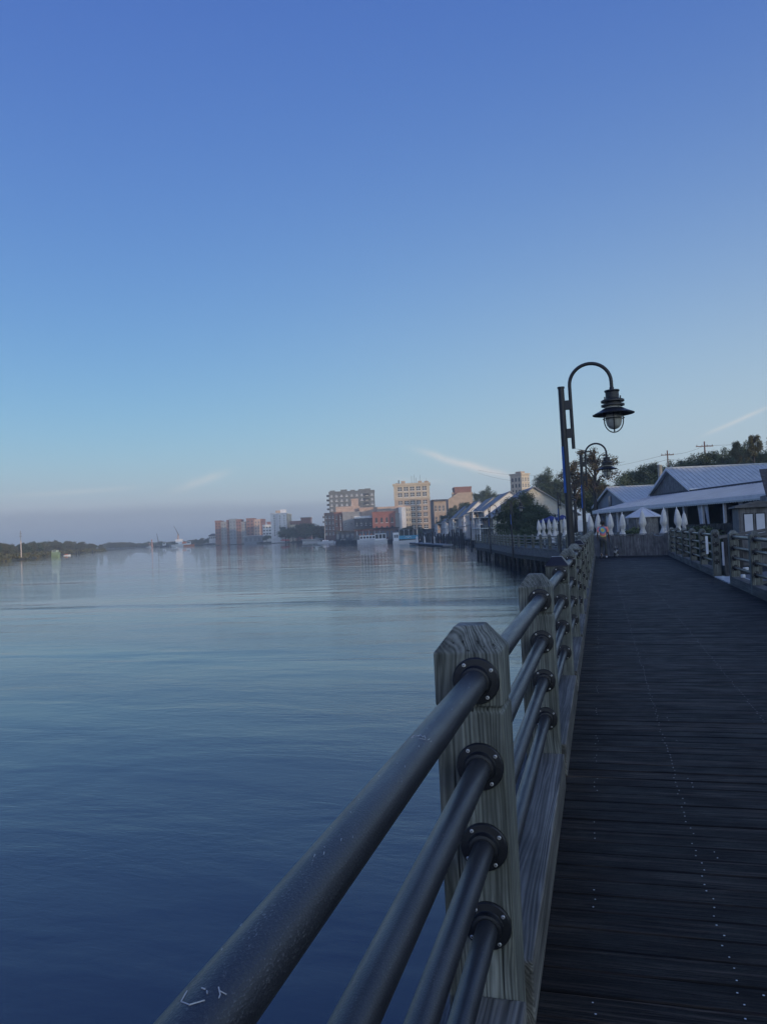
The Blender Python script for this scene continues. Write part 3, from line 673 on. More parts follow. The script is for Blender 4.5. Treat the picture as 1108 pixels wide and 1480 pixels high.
# ------------------------------------------------------------------ restaurant
A_ = math.atan2(.281, .96); CU, CV = Vector((math.cos(A_), math.sin(A_))), Vector((-math.sin(A_), math.cos(A_)))     # right / away in plan
def uv(o, u, v, z): return Vector((o.x + CU.x*u + CV.x*v, o.y + CU.y*u + CV.y*v, z))
t = thing('restaurant', 'long low riverside restaurant with grey standing seam gable roofs and white porch awning', 'restaurant', (0, 0, 0))
def gable(apex, near, far_, length, name, seam=.42, wallmat=None, zb=-.6):
    """apex, near eave corner, far eave corner of the gable end; ridge runs to the right (CU)"""
    ext = Vector((CU.x, CU.y, 0)); ov = -.35
    A0, N0, F0 = [p + ext*ov for p in (apex, near, far_)]; A1, N1, F1 = [p + ext*length for p in (apex, near, far_)]
    up = Vector((0, 0, .08))
    b = MB(); b.add([A0, A1, N1, N0, A0-up, A1-up, N1-up, N0-up], [(0, 1, 2, 3), (7, 6, 5, 4), (0, 4, 5, 1), (3, 2, 6, 7), (1, 5, 6, 2), (0, 3, 7, 4)])
    b.add([A0, A1, F1, F0, A0-up, A1-up, F1-up, F0-up], [(3, 2, 1, 0), (4, 5, 6, 7), (1, 5, 4, 0), (7, 6, 2, 3), (2, 6, 5, 1), (4, 7, 3, 0)])
    k = 0
    s = .1
    while s < length-ov:
        for E in (N0, F0):
            p, q = A0 + ext*s, E + ext*s; b.tube([p+Vector((0, 0, .02)), q+Vector((0, 0, .02))], .022, 4)
        s += seam
    b.tube([A0+Vector((0, 0, .03)), A1+Vector((0, 0, .03))], .07, 6)
    rf = b.build(name, M['roofm'], t)
    tr = MB()
    for E in (N0, F0):
        d = (E-A0); nrm = Vector((0, 0, -.2))
        tr.add([A0-ext*.03+up*.3, E-ext*.03+up*.3, E-ext*.03+nrm, A0-ext*.03+nrm, A0+ext*.02+up*.3, E+ext*.02+up*.3, E+ext*.02+nrm, A0+ext*.02+nrm], [(0, 1, 2, 3), (7, 6, 5, 4), (0, 4, 5, 1), (3, 2, 6, 7)])
    tr.tube([N0+Vector((0, 0, -.06)), N1+Vector((0, 0, -.06))], .07, 6)
    tr.build('fascia_board', M['trim'], rf)
    w = MB(); dn = (far_-near); L = dn.length; dn.normalize(); n = int(L/.24)
    for i in range(n):
        s0, s1 = L*i/n + .004, L*(i+1)/n - .004
        def ztop(s_): return near.z + (apex.z-near.z)*(1-abs(2*s_/L-1)) - .10
        o_ = -ext*rng.uniform(.0, .02)
        P0, P1 = near+dn*s0+o_, near+dn*s1+o_
        w.add([(P0.x, P0.y, zb), (P1.x, P1.y, zb), (P1.x, P1.y, ztop(s1)), (P0.x, P0.y, ztop(s0)), (P0.x+ext.x*.1, P0.y+ext.y*.1, zb), (P1.x+ext.x*.1, P1.y+ext.y*.1, zb), (P1.x+ext.x*.1, P1.y+ext.y*.1, ztop(s1)), (P0.x+ext.x*.1, P0.y+ext.y*.1, ztop(s0))], [(0, 1, 2, 3), (0, 4, 5, 1), (1, 5, 6, 2), (3, 7, 4, 0), (3, 2, 6, 7), (4, 7, 6, 5)])
    w.build('gable_wall', wallmat or M['picket'], t)
    return N0, N1
apA = at(968, 676, 70); nrA = at(1007, 706, 65.7); faA = at(935.5, 715, 75.5); faA.z = nrA.z
# make the gable square to the ridge
mid = (nrA+faA)/2; half = Vector((CV.x, CV.y, 0))*((faA-nrA).dot(Vector((CV.x, CV.y, 0)))/2)
nrA, faA = mid-half, mid+half; apA = Vector((mid.x, mid.y, apA.z))
gable(apA, nrA, faA, 26, 'main_roof')
apB = at(882, 704, 87); nrB = at(901.7, 727, 81); faB = at(865, 733, 94); mid = (nrB+faB)/2; half = Vector((CV.x, CV.y, 0))*((faB-nrB).dot(Vector((CV.x, CV.y, 0)))/2)
nrB, faB = mid-half, mid+half; nrB.z = faB.z = nrB.z; apB = Vector((mid.x, mid.y, apB.z))
gable(apB, nrB, faB, 14, 'rear_roof', wallmat=mat('grey_blue_clapboard', (.26, .29, .33), .7, .08, 5))
b = MB(); q = apB - Vector((0, 0, 1.5)) - Vector((CU.x, CU.y, 0))*.08
T = Matrix.Translation(q) @ Matrix.Rotation(A_+R(90), 4, 'Z'); b.box(-.45, .45, -.02, .05, -.7, .5, T); b.build('gable_window', M['glassl'], t)
# porch: eave line from far left to the right, out of frame; roof rises to the walls
ev = [at(857, 738, 74), at(900, 731.5, 66), at(954, 727.5, 57), at(1007, 721, 50.5), at(1108, 713, 43), at(1250, 697, 35)]
top_ = []
pl = [Vector((p.x, p.y, 2.82)) for p in ev]
base, dirn = pl[0], (pl[-1]-pl[0]).normalized()
pl = [base + dirn*s for s in (0, 9, 18, 26, 34, 46)]
inn = Vector((-dirn.y, dirn.x, 0));
if inn.x < 0: inn = -inn
b = MB(); n = len(pl); DI, DZ = 6.2, 1.25
vs_ = pl + [p + inn*DI + Vector((0, 0, DZ)) for p in pl]; vs_ += [p - Vector((0, 0, .09)) for p in vs_]
fs = []
for i in range(n-1): fs += [(i, i+1, n+i+1, n+i), (2*n+i, 3*n+i, 3*n+i+1, 2*n+i+1), (i, 2*n+i, 2*n+i+1, i+1), (n+i, n+i+1, 3*n+i+1, 3*n+i)]
fs += [(0, n, 3*n, 2*n), (n-1, 3*n-1, 4*n-1, 2*n-1)]
b.add(vs_, fs)
s = .3
while s < 46: b.tube([base+dirn*s+Vector((0, 0, .015)), base+dirn*s+inn*DI+Vector((0, 0, DZ+.015))], .016, 4); s += .5
b.build('porch_roof', M['rooflight'], t)
b = MB(); a0 = math.atan2(dirn.y, dirn.x); TP = Matrix.Translation(base) @ Matrix.Rotation(a0, 4, 'Z')
flip = -1 if (Matrix.Rotation(a0, 4, 'Z') @ Vector((0, 1, 0))).dot(inn) < 0 else 1
b.box(0, 46, -.12*flip, .02*flip, -.22, .02, TP); b.build('gutter', M['trim'], t)
k = MB(); s = .0
while s < 46:      # scalloped awning edge hanging under the gutter
    k.add([(s, -.13*flip, -.215), (s+.3, -.13*flip, -.215), (s+.3, -.13*flip, -.30), (s+.15, -.13*flip, -.345), (s, -.13*flip, -.30)], [(0, 1, 2, 3, 4)], TP); s += .3
k.build('awning_edge', M['roofm'], t)
hz = base.z + .6
def pbox(b, s0, s1, i0, i1, z0, z1): b.box(s0, s1, min(i0*flip, i1*flip), max(i0*flip, i1*flip), z0-base.z, z1-base.z, TP)
b = MB(); pbox(b, 0, 46, 5.6, 5.8, -.6, 4.1)
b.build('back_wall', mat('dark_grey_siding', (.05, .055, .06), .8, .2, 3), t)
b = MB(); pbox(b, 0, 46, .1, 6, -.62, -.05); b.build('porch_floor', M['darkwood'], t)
for i, s in enumerate((1, 3.4, 6, 9.5, 13, 16.5, 19.8, 22.4, 25.4, 28.6, 31.8, 35, 38.5, 42)):
    b = MB(); pbox(b, s-.08, s+.08, .12, .28, -.1, base.z-.2); o = b.build('porch_post', M['trim'] if i % 3 else M['picket'], t)
# walls between porch posts on the far half: boards with pale window strips
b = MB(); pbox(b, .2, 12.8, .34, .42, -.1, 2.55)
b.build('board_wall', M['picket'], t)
for i, s in enumerate((1.6, 2.7, 4.2, 7.0, 7.9, 10.6, 11.4)):
    b = MB(); pbox(b, s, s+.45, .29, .34, .75, 2.25); b.build('window', M['signw'] if i % 2 else M['glassl'], t)
for i, (s, w) in enumerate(((14.0, 1.6), (17.3, 1.4), (20.3, 1.3), (23.0, 1.5), (26.2, 1.6), (29.6, 1.5))):
    b = MB(); pbox(b, s, s+w, 5.5, 5.58, .8, 2.5); b.build('back_window', M['glassl'], t)
def curtain(s, lean, w=.55):
    b = MB(); n = 12; vs_, fs = [], []
    for j, f in enumerate((0, .25, .5, .75, 1)):
        ww = w*(1-.55*math.sin(f*1.9)); z = (base.z-.25)*(1-f) + .25*f
        for i in range(n+1):
            u = i/n - .5; vs_.append(TP @ Vector((s + lean*f + u*ww, (.2 + .05*math.sin(i*2.6))*flip, z-base.z)))
    for j in range(4):
        for i in range(n): fs.append((j*(n+1)+i, j*(n+1)+i+1, (j+1)*(n+1)+i+1, (j+1)*(n+1)+i))
    b.add(vs_, fs); o = b.build('tied_curtain', M['curtain'], t, True); so = o.modifiers.new('thickness', 'SOLIDIFY'); so.thickness = .01
for s, l in ((13.3, .4), (16.2, .3), (19.5, .35), (21.9, .3), (22.9, .45), (27.4, .55), (31.2, .4)): curtain(s, l)
# dark chairs and tables silhouettes on the porch
def bistro_set(loc, rz, label):
    t_ = thing('bistro_table', label, 'table', loc, rz, 'dark porch tables'); b = MB(); b.lathe([(0, .74), (.38, .74), (.38, .71), (.04, .70), (.035, .04), (.22, .02), (.22, 0), (0, 0)], 14); b.build('table_top', M['dark'], t_)
for i, s in enumerate((15, 18, 24.5, 27.2, 30)):
    p = TP @ Vector((s, 1.3*flip, 0)); bistro_set((p.x, p.y, -.05), 0, f'dark round table inside the porch, {ORD[i]} from its left end')
b = MB()
p = at(952.5, 672, 84); b.lathe([(.24, -2.3), (.24, -.08), (.27, -.07), (.27, 0), (.2, .02), (0, .02)], 14); o = b.build('vent_pipe', mat('cream_painted_metal', (.36, .36, .32), .6, .1, 4), t, True, loc=(p.x, p.y, p.z))
# hedge and rough fence in front of the porch
for i, (px_, py_, d, w, h) in enumerate(((1012, 768, 40, 5.5, .9), (1048, 766, 38, 4, .8))): pass

# sandwich board signs
def board(loc, rz, w, h, label, zb=.5):
    t_ = thing('sign_board', label, 'sign', loc, rz); b = MB(); b.box(-w/2, w/2, -.02, .02, zb, zb+h); bevel(b.build('panel', M['signw'], t_), .03, 3)
    for s in (-1, 1):
        b = MB(); b.box(s*w*.36-.02, s*w*.36+.02, .021, .05, 0, zb+h*.8); b.build('leg', M['lampblack'], t_)
p = at(838.5, 766, 50); board((p.x, p.y, FZ), R(10), .34, .75, 'white notice board on legs between the first two lamp poles', p.z-FZ-.1)
p = at(799, 781, 56); b = MB(); b.box(-.1, .1, -.01, .01, -.18, .2, Matrix.Translation(p)); tag(b.build('railing_sign', M['signw']), 'small white sign fixed on the far walkway railing', 'sign')

# ------------------------------------------------------------------ gangway, booth
t = thing('gangway', 'short timber gangway with sloping handrails rising right from the railing opening', 'gangway', (2.86, 20.9, 0))
b = MB(); b.box(.0, .62, -1.2, 1.15, -.02, .03); b.build('threshold_board', M['roofm'], t)
b = MB(); b.add([(.62, -1.2, -.03), (4.6, -1.2, .55), (4.6, 1.15, .55), (.62, 1.15, -.03), (.62, -1.2, .03), (4.6, -1.2, .61), (4.6, 1.15, .61), (.62, 1.15, .03)], [(0, 3, 2, 1), (4, 5, 6, 7), (0, 1, 5, 4), (1, 2, 6, 5), (2, 3, 7, 6), (3, 0, 4, 7)]); b.build('ramp', M['plank'], t)
for y_ in (-1.12, 1.08):
    b = MB(); b.add([(.15, y_-.06, 1.02), (4.6, y_-.06, 1.58), (4.6, y_+.06, 1.58), (.15, y_+.06, 1.02), (.15, y_-.06, 1.10), (4.6, y_-.06, 1.66), (4.6, y_+.06, 1.66), (.15, y_+.06, 1.10)], [(0, 3, 2, 1), (4, 5, 6, 7), (0, 1, 5, 4), (1, 2, 6, 5), (2, 3, 7, 6), (3, 0, 4, 7)]); b.build('handrail', M['plank'], t)
    for x in (.3, 1.7, 3.2, 4.5):
        b = MB(); b.box(x-.05, x+.05, y_-.05, y_+.05, -.4, 1.02+.125*x); b.build('baluster_post', M['darkwood'], t)
for y_ in (1.28,):
    b = MB(); b.box(-.16, -.1, y_-.04, y_+.0, .62, 1.1); b.build('white_strip', M['signw'], t)
b = MB(); b.box(-.13, -.09, -1.38, -1.33, .45, 1.0); b.build('white_strip', M['signw'], t)
p = at(1068, 770, 24.5); bx, by = p.x, p.y
t = thing('ticket_booth', 'weathered timber booth with two pale windows and shingled roofs at the right edge', 'booth', (bx, by, 0), R(-4))
SH = mat('brown_shingles', (.075, .07, .068), .9, .4, 9, .6, 14)
b = MB(); b.box(0, .9, 0, 2.2, .55, 1.86); b.box(.0, 4.2, .35, 2.2, .0, .55); b.build('wall', M['picket'], t)
b = MB(); b.prism([(-.12, 1.86), (1.0, 1.86), (1.0, 2.02), (.5, 2.05), (-.12, 1.92)], -.15, 2.3); b.build('roof', M['plank'], t)
for x in (.16, .50):
    f = MB(); f.box(x-.03, x+.27, -.018, .0, .92, 1.68); fo = f.build('window', M['darkwood'], t); g = MB(); g.box(x, x+.24, -.03, -.019, .95, 1.65); g.build('pane', M['signw'], fo)
b = MB(); b.box(.92, 3.8, .05, 2.4, .55, 2.25); b.build('wall', M['picket'], t)
b = MB()
for i in range(7): b.add([(.8, -.25+i*.19, 2.2+i*.13), (3.95, -.25+i*.19, 2.2+i*.13), (3.95, -.02+i*.19, 2.34+i*.13), (.8, -.02+i*.19, 2.34+i*.13), (.8, -.25+i*.19, 2.16+i*.13), (3.95, -.25+i*.19, 2.16+i*.13), (3.95, -.02+i*.19, 2.28+i*.13), (.8, -.02+i*.19, 2.28+i*.13)], [(0, 1, 2, 3), (4, 7, 6, 5), (0, 4, 5, 1), (1, 5, 6, 2), (2, 6, 7, 3), (3, 7, 4, 0)])
b.build('shingle_roof', SH, t)
b = MB(); b.box(1.0, 3.6, -.02, .048, 1.25, 1.75); b.build('serving_hatch', M['dark'], t)
b = MB(); b.box(.85, 3.9, -.2, .06, 1.9, 1.97); b.box(.84, .93, -.02, .05, .55, 2.2); b.build('trim_board', M['rooflight'], t)

# low slat fence and hedge mass between railing and porch
t = thing('slat_fence', 'low grey slat fence with top rail running in front of the porch', 'fence', (0, 0, 0))
f0, f1 = Vector((4.2, 41.5)), Vector((8.6, 30.0)); d = f1-f0; L = d.length; T = Matrix.Translation((f0.x, f0.y, -.4)) @ Matrix.Rotation(math.atan2(d.y, d.x), 4, 'Z')
b = MB(); s = 0
while s < L: b.box(s, s+.09, -.012, .012, .1, 1.72+rng.uniform(-.02, .02), T); s += .125
b.build('slat_panel', M['darkwood'], t)
b = MB(); b.box(0, L, .013, .06, 1.45, 1.53, T); b.box(0, L, .013, .06, .4, .48, T); b.build('rail', M['darkwood'], t)

# electrical white boxes behind the right railing
for px_, py_, d, w, h, lb in ((1073, 833, 17.3, .10, .09, 'small white round float resting behind the right railing'), (1077, 822, 17.9, .13, .07, 'white plastic tray hung behind the right railing'), (1075, 847, 17.6, .2, .13, 'white plastic box standing low behind the right railing')):
    p = at(px_, py_, d); b = MB(); b.lathe([(0, -h/2), (w*.4, -h/2), (w*.5, -h/4), (w*.5, h/3), (w*.42, h/2), (0, h/2)], 12, Matrix.Translation(p)); tag(b.build('white_container', M['signw'], smooth=True), lb, 'container')
# ------------------------------------------------------------------ person walking away, small dog
def skin(name, pts, edges, rad, material, parent=None, loc=None, root=0, sub=2):
    me = bpy.data.meshes.new(name); me.from_pydata([Vector(p) for p in pts], edges, []); me.materials.append(material)
    o = link(name, me, parent, loc); b = bmesh.new(); b.from_mesh(me); lay = b.verts.layers.skin.verify(); b.verts.ensure_lookup_table()
    for i, v in enumerate(b.verts):
        r = rad[i]; v[lay].radius = r if isinstance(r, tuple) else (r, r); v[lay].use_root = i == root
    b.to_mesh(me); b.free()
    sk = o.modifiers.new('skin', 'SKIN'); sk.use_smooth_shade = True
    s = o.modifiers.new('sub', 'SUBSURF'); s.levels = s.render_levels = sub; return o
SKIN = mat('brown_skin', (.16, .085, .055), .6, .1, 8)
t = thing('person', 'person in bright tie-dye shirt and dark trousers walking away along the deck', 'person', (.12, 36.75, 0), R(-6))
hip, kneeL, ankL, kneeR, ankR = (0, 0, .86), (-.10, -.02, .48), (-.11, -.34, .27), (.10, .06, .47), (.115, -.02, .08)
P_ = [(0, 0, .88), (0, .0, 1.06), (0, -.01, 1.26), (0, 0, 1.39), (0, .0, 1.455), (0, .015, 1.535), (0, .01, 1.60),
      (-.09, 0, .83), (-.10, .08, .47), (-.10, -.14, .16), (-.10, -.07, .10), (.09, 0, .83), (.10, .0, .46), (.11, -.06, .08), (.11, .10, .03),
      (-.175, 0, 1.355), (-.235, -.05, 1.11), (-.26, .10, .95), (-.26, .16, .89), (.175, 0, 1.355), (.24, -.02, 1.09), (.25, .10, .88), (.25, .13, .82)]
E_ = [(0, 1), (1, 2), (2, 3), (3, 4), (4, 5), (5, 6), (0, 7), (7, 8), (8, 9), (9, 10), (0, 11), (11, 12), (12, 13), (13, 14), (3, 15), (15, 16), (16, 17), (17, 18), (3, 19), (19, 20), (20, 21), (21, 22)]
RD = [(.135, .10), (.115, .085), (.135, .095), (.10, .075), .05, .085, .075, .08, .055, .042, .035, .08, .055, .042, .035, .055, .042, .033, .03, .055, .042, .033, .03]
body = skin('body', P_, E_, RD, SKIN, t)
def tiedye():
    q = NT('tie_dye_cloth'); v = q.obj(); w = q.n('ShaderNodeTexWave', {'Vector': q.map(v, (1, 1, 1), (.0, 0, -1.25)), 'Scale': 1.6, 'Distortion': 3.5, 'Detail': 2.0, 'Detail Scale': 1.4}, wave_type='RINGS', rings_direction='Y', wave_profile='SAW').outputs['Fac']
    r = q.n('ShaderNodeValToRGB', {0: w}); e = r.color_ramp.elements; e[0].position = 0; e[0].color = (.85, .12, .35, 1); e[1].position = 1; e[1].color = (.9, .45, .08, 1)
    for p_, c in ((.28, (.95, .35, .12, 1)), (.45, (.75, .75, .12, 1)), (.62, (.12, .45, .55, 1)), (.8, (.25, .2, .55, 1))): x = e.new(p_); x.color = c
    q.col(r.outputs[0]); q.p(Roughness=.85); return q.m
shirt = skin('shirt', [(0, 0, .90), (0, 0, 1.06), (0, -.01, 1.26), (0, 0, 1.385), (-.175, 0, 1.36), (-.232, -.04, 1.15), (.175, 0, 1.36), (.235, -.015, 1.14), (0, 0, 1.42)], [(0, 1), (1, 2), (2, 3), (3, 4), (4, 5), (3, 6), (6, 7), (3, 8)],
     [(.165, .125), (.15, .115), (.16, .115), (.125, .09), .075, .066, .075, .066, .065], tiedye(), t)
skin('trousers', [(0, 0, .94), (0, 0, .86), (-.09, 0, .80), (-.105, .08, .47), (-.10, -.14, .17), (.09, 0, .80), (.10, 0, .46), (.11, -.055, .12)], [(0, 1), (1, 2), (2, 3), (3, 4), (1, 5), (5, 6), (6, 7)],
     [(.15, .115), (.15, .12), .10, .075, .056, .10, .075, .058], mat('olive_grey_trousers', (.055, .06, .055), .85, .15, 8), t)
b = MB()
HAIR = mat('black_hair', (.012, .010, .010), .7, .3, 40, .4, 120)
bm = bmesh.new(); bmesh.ops.create_uvsphere(bm, u_segments=20, v_segments=14, radius=.108)
for v in bm.verts: v.co = Vector((v.co.x*.93, v.co.y*1.03, v.co.z*1.08)) + Vector((0, 0, 1.605)); v.co += v.normal*noise.noise(v.co*22)*.012; v.co.y += (-.012 if v.co.z > 1.53 else .02)
me = bpy.data.meshes.new('hair'); bm.to_mesh(me); bm.free(); me.materials.append(HAIR); me.shade_smooth(); link('hair', me, t)
for s in (-1, 1):
    b = MB(); b.lathe([(0, -.03), (.022, -.02), (.026, 0), (.022, .02), (0, .03)], 10, Matrix.Translation((s*.103, .02, 1.545)) @ Matrix.Diagonal((.5, .8, 1.2, 1))); b.build('ear', SKIN, body, True)
b = MB(); b.lathe([(0, -.02), (.012, -.015), (.014, 0), (.006, .025), (0, .03)], 8, Matrix.Translation((0, .11, 1.54))); b.build('nose', SKIN, body, True)
SHOE = mat('white_trainers', (.70, .70, .70), .6, .05, 9)
for x, y_, z, rx in ((-.10, -.10, .105, R(52)), (.11, -.0, .0, 0)):
    bm = bmesh.new(); bmesh.ops.create_uvsphere(bm, u_segments=16, v_segments=10, radius=1)
    for v in bm.verts:
        f = v.co.y; v.co = Vector((v.co.x*(.045+.008*f), v.co.y*.145, max(v.co.z, -.55)*(.058-.02*f)+.033))
    bmesh.ops.rotate(bm, verts=bm.verts, cent=(0, 0, 0), matrix=Matrix.Rotation(-rx, 3, 'X')); bmesh.ops.translate(bm, verts=bm.verts, vec=(x, y_+.02, z))
    me = bpy.data.meshes.new('shoe'); bm.to_mesh(me); bm.free(); me.materials.append(SHOE); me.shade_smooth(); link('shoe', me, t)
for s, hand in ((-1, Vector((-.26, .16, .89))), (1, Vector((.25, .13, .82)))):
    pts, ed, rd = [hand + Vector((0, 0, .02)), hand + Vector((0, .01, -.05))], [(0, 1)], [(.020, .035), (.017, .034)]
    for k, (dy, ln) in enumerate(((.028, .065), (.010, .075), (-.008, .072), (-.025, .055))):
        i0 = len(pts); pts += [hand + Vector((-s*.012, dy+.01, -.055-ln*.5)), hand + Vector((-s*.03, dy+.012, -.055-ln))]; ed += [(1, i0), (i0, i0+1)]; rd += [.009, .0075]
    i0 = len(pts); pts += [hand + Vector((-s*.01, .045, -.03)), hand + Vector((-s*.02, .058, -.065))]; ed += [(0, i0), (i0, i0+1)]; rd += [.011, .009]
    skin('hand', pts, ed, rd, SKIN, body, sub=1)
# leash handle and leash
d0 = Vector((.66, 36.9, 0))
b = MB(); h0 = t.matrix_basis @ Vector((.25, .13, .78)); h1 = d0 + Vector((0, .12, .30))
b.tube([h0.lerp(h1, i/8) - Vector((0, 0, .12*(1-(i/4-1)**2))) for i in range(9)], .006, 6)
tag(b.build('leash', M['flange']), 'thin dark leash from the person\'s hand to the small dog', 'leash')
t = thing('dog', 'small scruffy grey and white dog trotting beside the person', 'dog', d0, R(-12))
FUR = NT('dog_fur'); q = FUR.noise(FUR.obj(), 7, 3); FUR.col(FUR.mix(FUR.ramp(q, .47, .56), (.03, .03, .03), (.42, .42, .40))); FUR.p(Roughness=.9)
P_ = [(0, -.16, .27), (0, 0, .265), (0, .13, .275), (0, .19, .335), (0, .23, .385), (0, .30, .365),
      (-.05, -.17, .20), (-.05, -.14, .155), (-.05, -.19, .08), (-.05, -.175, .02), (.05, -.17, .20), (.05, -.11, .155), (.05, -.13, .08), (.05, -.11, .02),
      (-.05, .14, .19), (-.05, .17, .10), (-.05, .18, .02), (.05, .14, .19), (.05, .11, .10), (.05, .07, .03), (0, -.22, .33), (0, -.22, .43), (0, -.17, .49)]
E_ = [(0, 1), (1, 2), (2, 3), (3, 4), (4, 5), (0, 6), (6, 7), (7, 8), (8, 9), (0, 10), (10, 11), (11, 12), (12, 13), (2, 14), (14, 15), (15, 16), (2, 17), (17, 18), (18, 19), (0, 20), (20, 21), (21, 22)]
RD = [.075, .078, .088, .06, .062, .035, .05, .036, .022, .022, .05, .036, .022, .022, .045, .024, .022, .045, .024, .022, .028, .022, .012]
bd = skin('body', P_, E_, RD, FUR.m, t)
for s in (-1, 1):
    b = MB(); b.lathe([(.028, 0), (.022, .03), (0, .06)], 8, Matrix.Translation((s*.04, .21, .425)) @ Matrix.Diagonal((.5, 1, 1, 1))); b.build('ear', FUR.m, bd, True)
b = MB(); b.ring(.062, .008, 0, 16, Matrix.Translation((0, .17, .33)) @ Matrix.Rotation(R(55), 4, 'X')); b.build('collar', M['blue'], t)
# ------------------------------------------------------------------ trees
def crown_mesh(name, clumps, leaf, seed, material, droop=.0, fill=1.0):
    """many small leaf faces scattered through clumps (centre, radii, count)"""
    q = np.random.default_rng(seed); C_, N_ = [], []
    for c, r, n in clumps:
        d = q.normal(size=(n, 3)); d /= np.linalg.norm(d, axis=1)[:, None]
        rad = (q.random(n)**.45)[:, None]*(1 + .18*q.normal(size=(n, 1)))
        C_.append(np.array(c) + d*rad*np.array(r)); N_.append(d*.6 + q.normal(size=(n, 3))*.7 + np.array([0, 0, .35]))
    P_ = np.concatenate(C_); N_ = np.concatenate(N_); N_ /= np.linalg.norm(N_, axis=1)[:, None]; n = len(P_)
    u = np.cross(N_, q.normal(size=(n, 3))); u /= np.linalg.norm(u, axis=1)[:, None]; w = np.cross(N_, u)
    s = leaf*(.6 + .8*q.random((n, 1)))
    V = np.stack([P_ - u*s, P_ + w*s*.45 - N_*s*.12, P_ + u*s*1.05 - np.array([0, 0, 1])*s*droop, P_ - w*s*.45 - N_*s*.12], 1).reshape(-1, 3)
    me = bpy.data.meshes.new(name); me.vertices.add(4*n); me.loops.add(4*n); me.polygons.add(n)
    me.vertices.foreach_set('co', V.ravel()); me.loops.foreach_set('vertex_index', np.arange(4*n)); me.polygons.foreach_set('loop_start', np.arange(0, 4*n, 4))
    me.update(); me.validate(); me.materials.append(material); return me
def make_tree(H, rx, base, leaf, n, seed, material, K=22, top=.5, sparse=False, name='tree', label='x', spread=.36):
    """tapered trunk with limbs reaching into the leaf clumps; base = height where the crown starts (fraction)"""
    q = random.Random(seed); cl = []; t = thing(name, label, 'tree')
    cz = H*(base + (1-base)*.5); rz = H*(1-base)*.5
    for k in range(K):
        for _ in range(40):
            d = Vector((q.gauss(0, 1), q.gauss(0, 1), q.gauss(0, 1))).normalized()*(q.random()**.38)
            if d.z > -.75: break
        wz = 1 - top*max(0, d.z)
        c = Vector((d.x*rx*.80*wz, d.y*rx*.80*wz, cz + d.z*rz*.84)); r = spread*rx*q.uniform(.6, 1.15)*(1-.25*max(0, d.z))
        cl.append((c, (r, r, r*q.uniform(.65, .9)), 0))
    vol = sum(c[1][0]**2 for c in cl); cl = [(tuple(c), r, max(20, int(n*r[0]**2/vol))) for c, r, _ in cl]
    link('crown', crown_mesh('crown', cl, leaf, seed, material), t)
    b = MB(); tr = H*.022
    trunk = [Vector((0, 0, -.6))] + [Vector((q.uniform(-.03, .03)*H*f, q.uniform(-.03, .03)*H*f, H*f*.86)) for f in (.2, .4, .6, .8, 1)]
    b.tube(trunk, [tr*1.5, tr*1.1, tr*.95, tr*.75, tr*.5, tr*.15], 8)
    for c, r, _ in cl:
        c = Vector(c); z0 = max(H*.14, min(c.z - .4*(Vector((c.x, c.y)).length) - .05*H, H*.8)); f = z0/(H*.86)
        i = min(4, int(f*5)); p = trunk[1+i-1 if i else 0].lerp(trunk[i+1], (f*5-i) if i else .9); p = Vector((p.x, p.y, z0))
        m_ = p.lerp(c, .5) + Vector((q.uniform(-.1, .1)*rx, q.uniform(-.1, .1)*rx, .06*H)); b.tube([p, m_, c], [tr*.42, tr*.28, tr*.08], 5)
        if sparse:
            for _ in range(4): b.tube([m_.lerp(c, q.random()), c + Vector((q.gauss(0, 1), q.gauss(0, 1), q.gauss(0, .8)))*r[0]*.8], [tr*.14, tr*.03], 4)
    b.build('trunk', M['bark'], t, True); return t
G1 = leafmat('dark_leaves', (.058, .086, .044), (.112, .135, .064), (.080, .10, .056))
G2 = leafmat('olive_leaves', (.095, .105, .050), (.15, .135, .065), (.115, .105, .06))
G3 = leafmat('autumn_leaves', (.085, .072, .035), (.13, .085, .040), (.055, .065, .03))
G4 = leafmat('shrub_leaves', (.060, .088, .044), (.105, .13, .064), (.075, .10, .052))
G5 = leafmat('reed_leaves', (.16, .13, .05), (.10, .12, .04), (.13, .10, .05))
PRO = {}
def plant(key, px_, py_, d, zb, label, group=None, rz=0, w=1.0):
    """tree whose top is seen at pixel (px, py), standing d metres away on ground zb"""
    p = at(px_, py_, d); proto, H = PRO[key]; s = (p.z - zb)/H
    if proto.get('used'): o = copy_tree(proto)
    else: o = proto; o['used'] = 1
    o.location = (p.x, p.y, zb); o.rotation_euler = (0, 0, rz); o.scale = (s*w, s*w, s); o['label'] = label
    if group: o['group'] = group
    return o
PRO['dark_a'] = (make_tree(12, 5.2, .12, .17, 15000, 11, G1, 34), 12)
PRO['dark_b'] = (make_tree(11, 4.6, .10, .17, 14000, 12, G1, 30, top=.3), 11)
PRO['dark_c'] = (make_tree(12, 4.2, .22, .17, 9000, 13, G2, 24, top=.4, spread=.30), 12)
PRO['sparse'] = (make_tree(13, 4.2, .22, .13, 4200, 14, G3, 36, top=.35, sparse=True, spread=.22), 13)
PRO['shrub'] = (make_tree(7.5, 3.6, .0, .11, 17000, 15, G4, 40, top=.35, name='shrub'), 7.5)
PRO['shrub'][0]['category'] = 'shrub'
PRO['far_a'] = (make_tree(14, 6.5, .04, .50, 3600, 16, G1, 26), 14)
PRO['far_b'] = (make_tree(13, 7.0, .02, .50, 3600, 17, G2, 24, top=.3), 13)
PRO['far_c'] = (make_tree(15, 6.0, .10, .50, 2600, 18, G2, 22, top=.3, spread=.3), 15)
PRO['bush'] = (make_tree(4, 3.4, .0, .16, 5200, 19, G4, 22, top=.2, name='shrub'), 4)
PRO['bush'][0]['category'] = 'shrub'
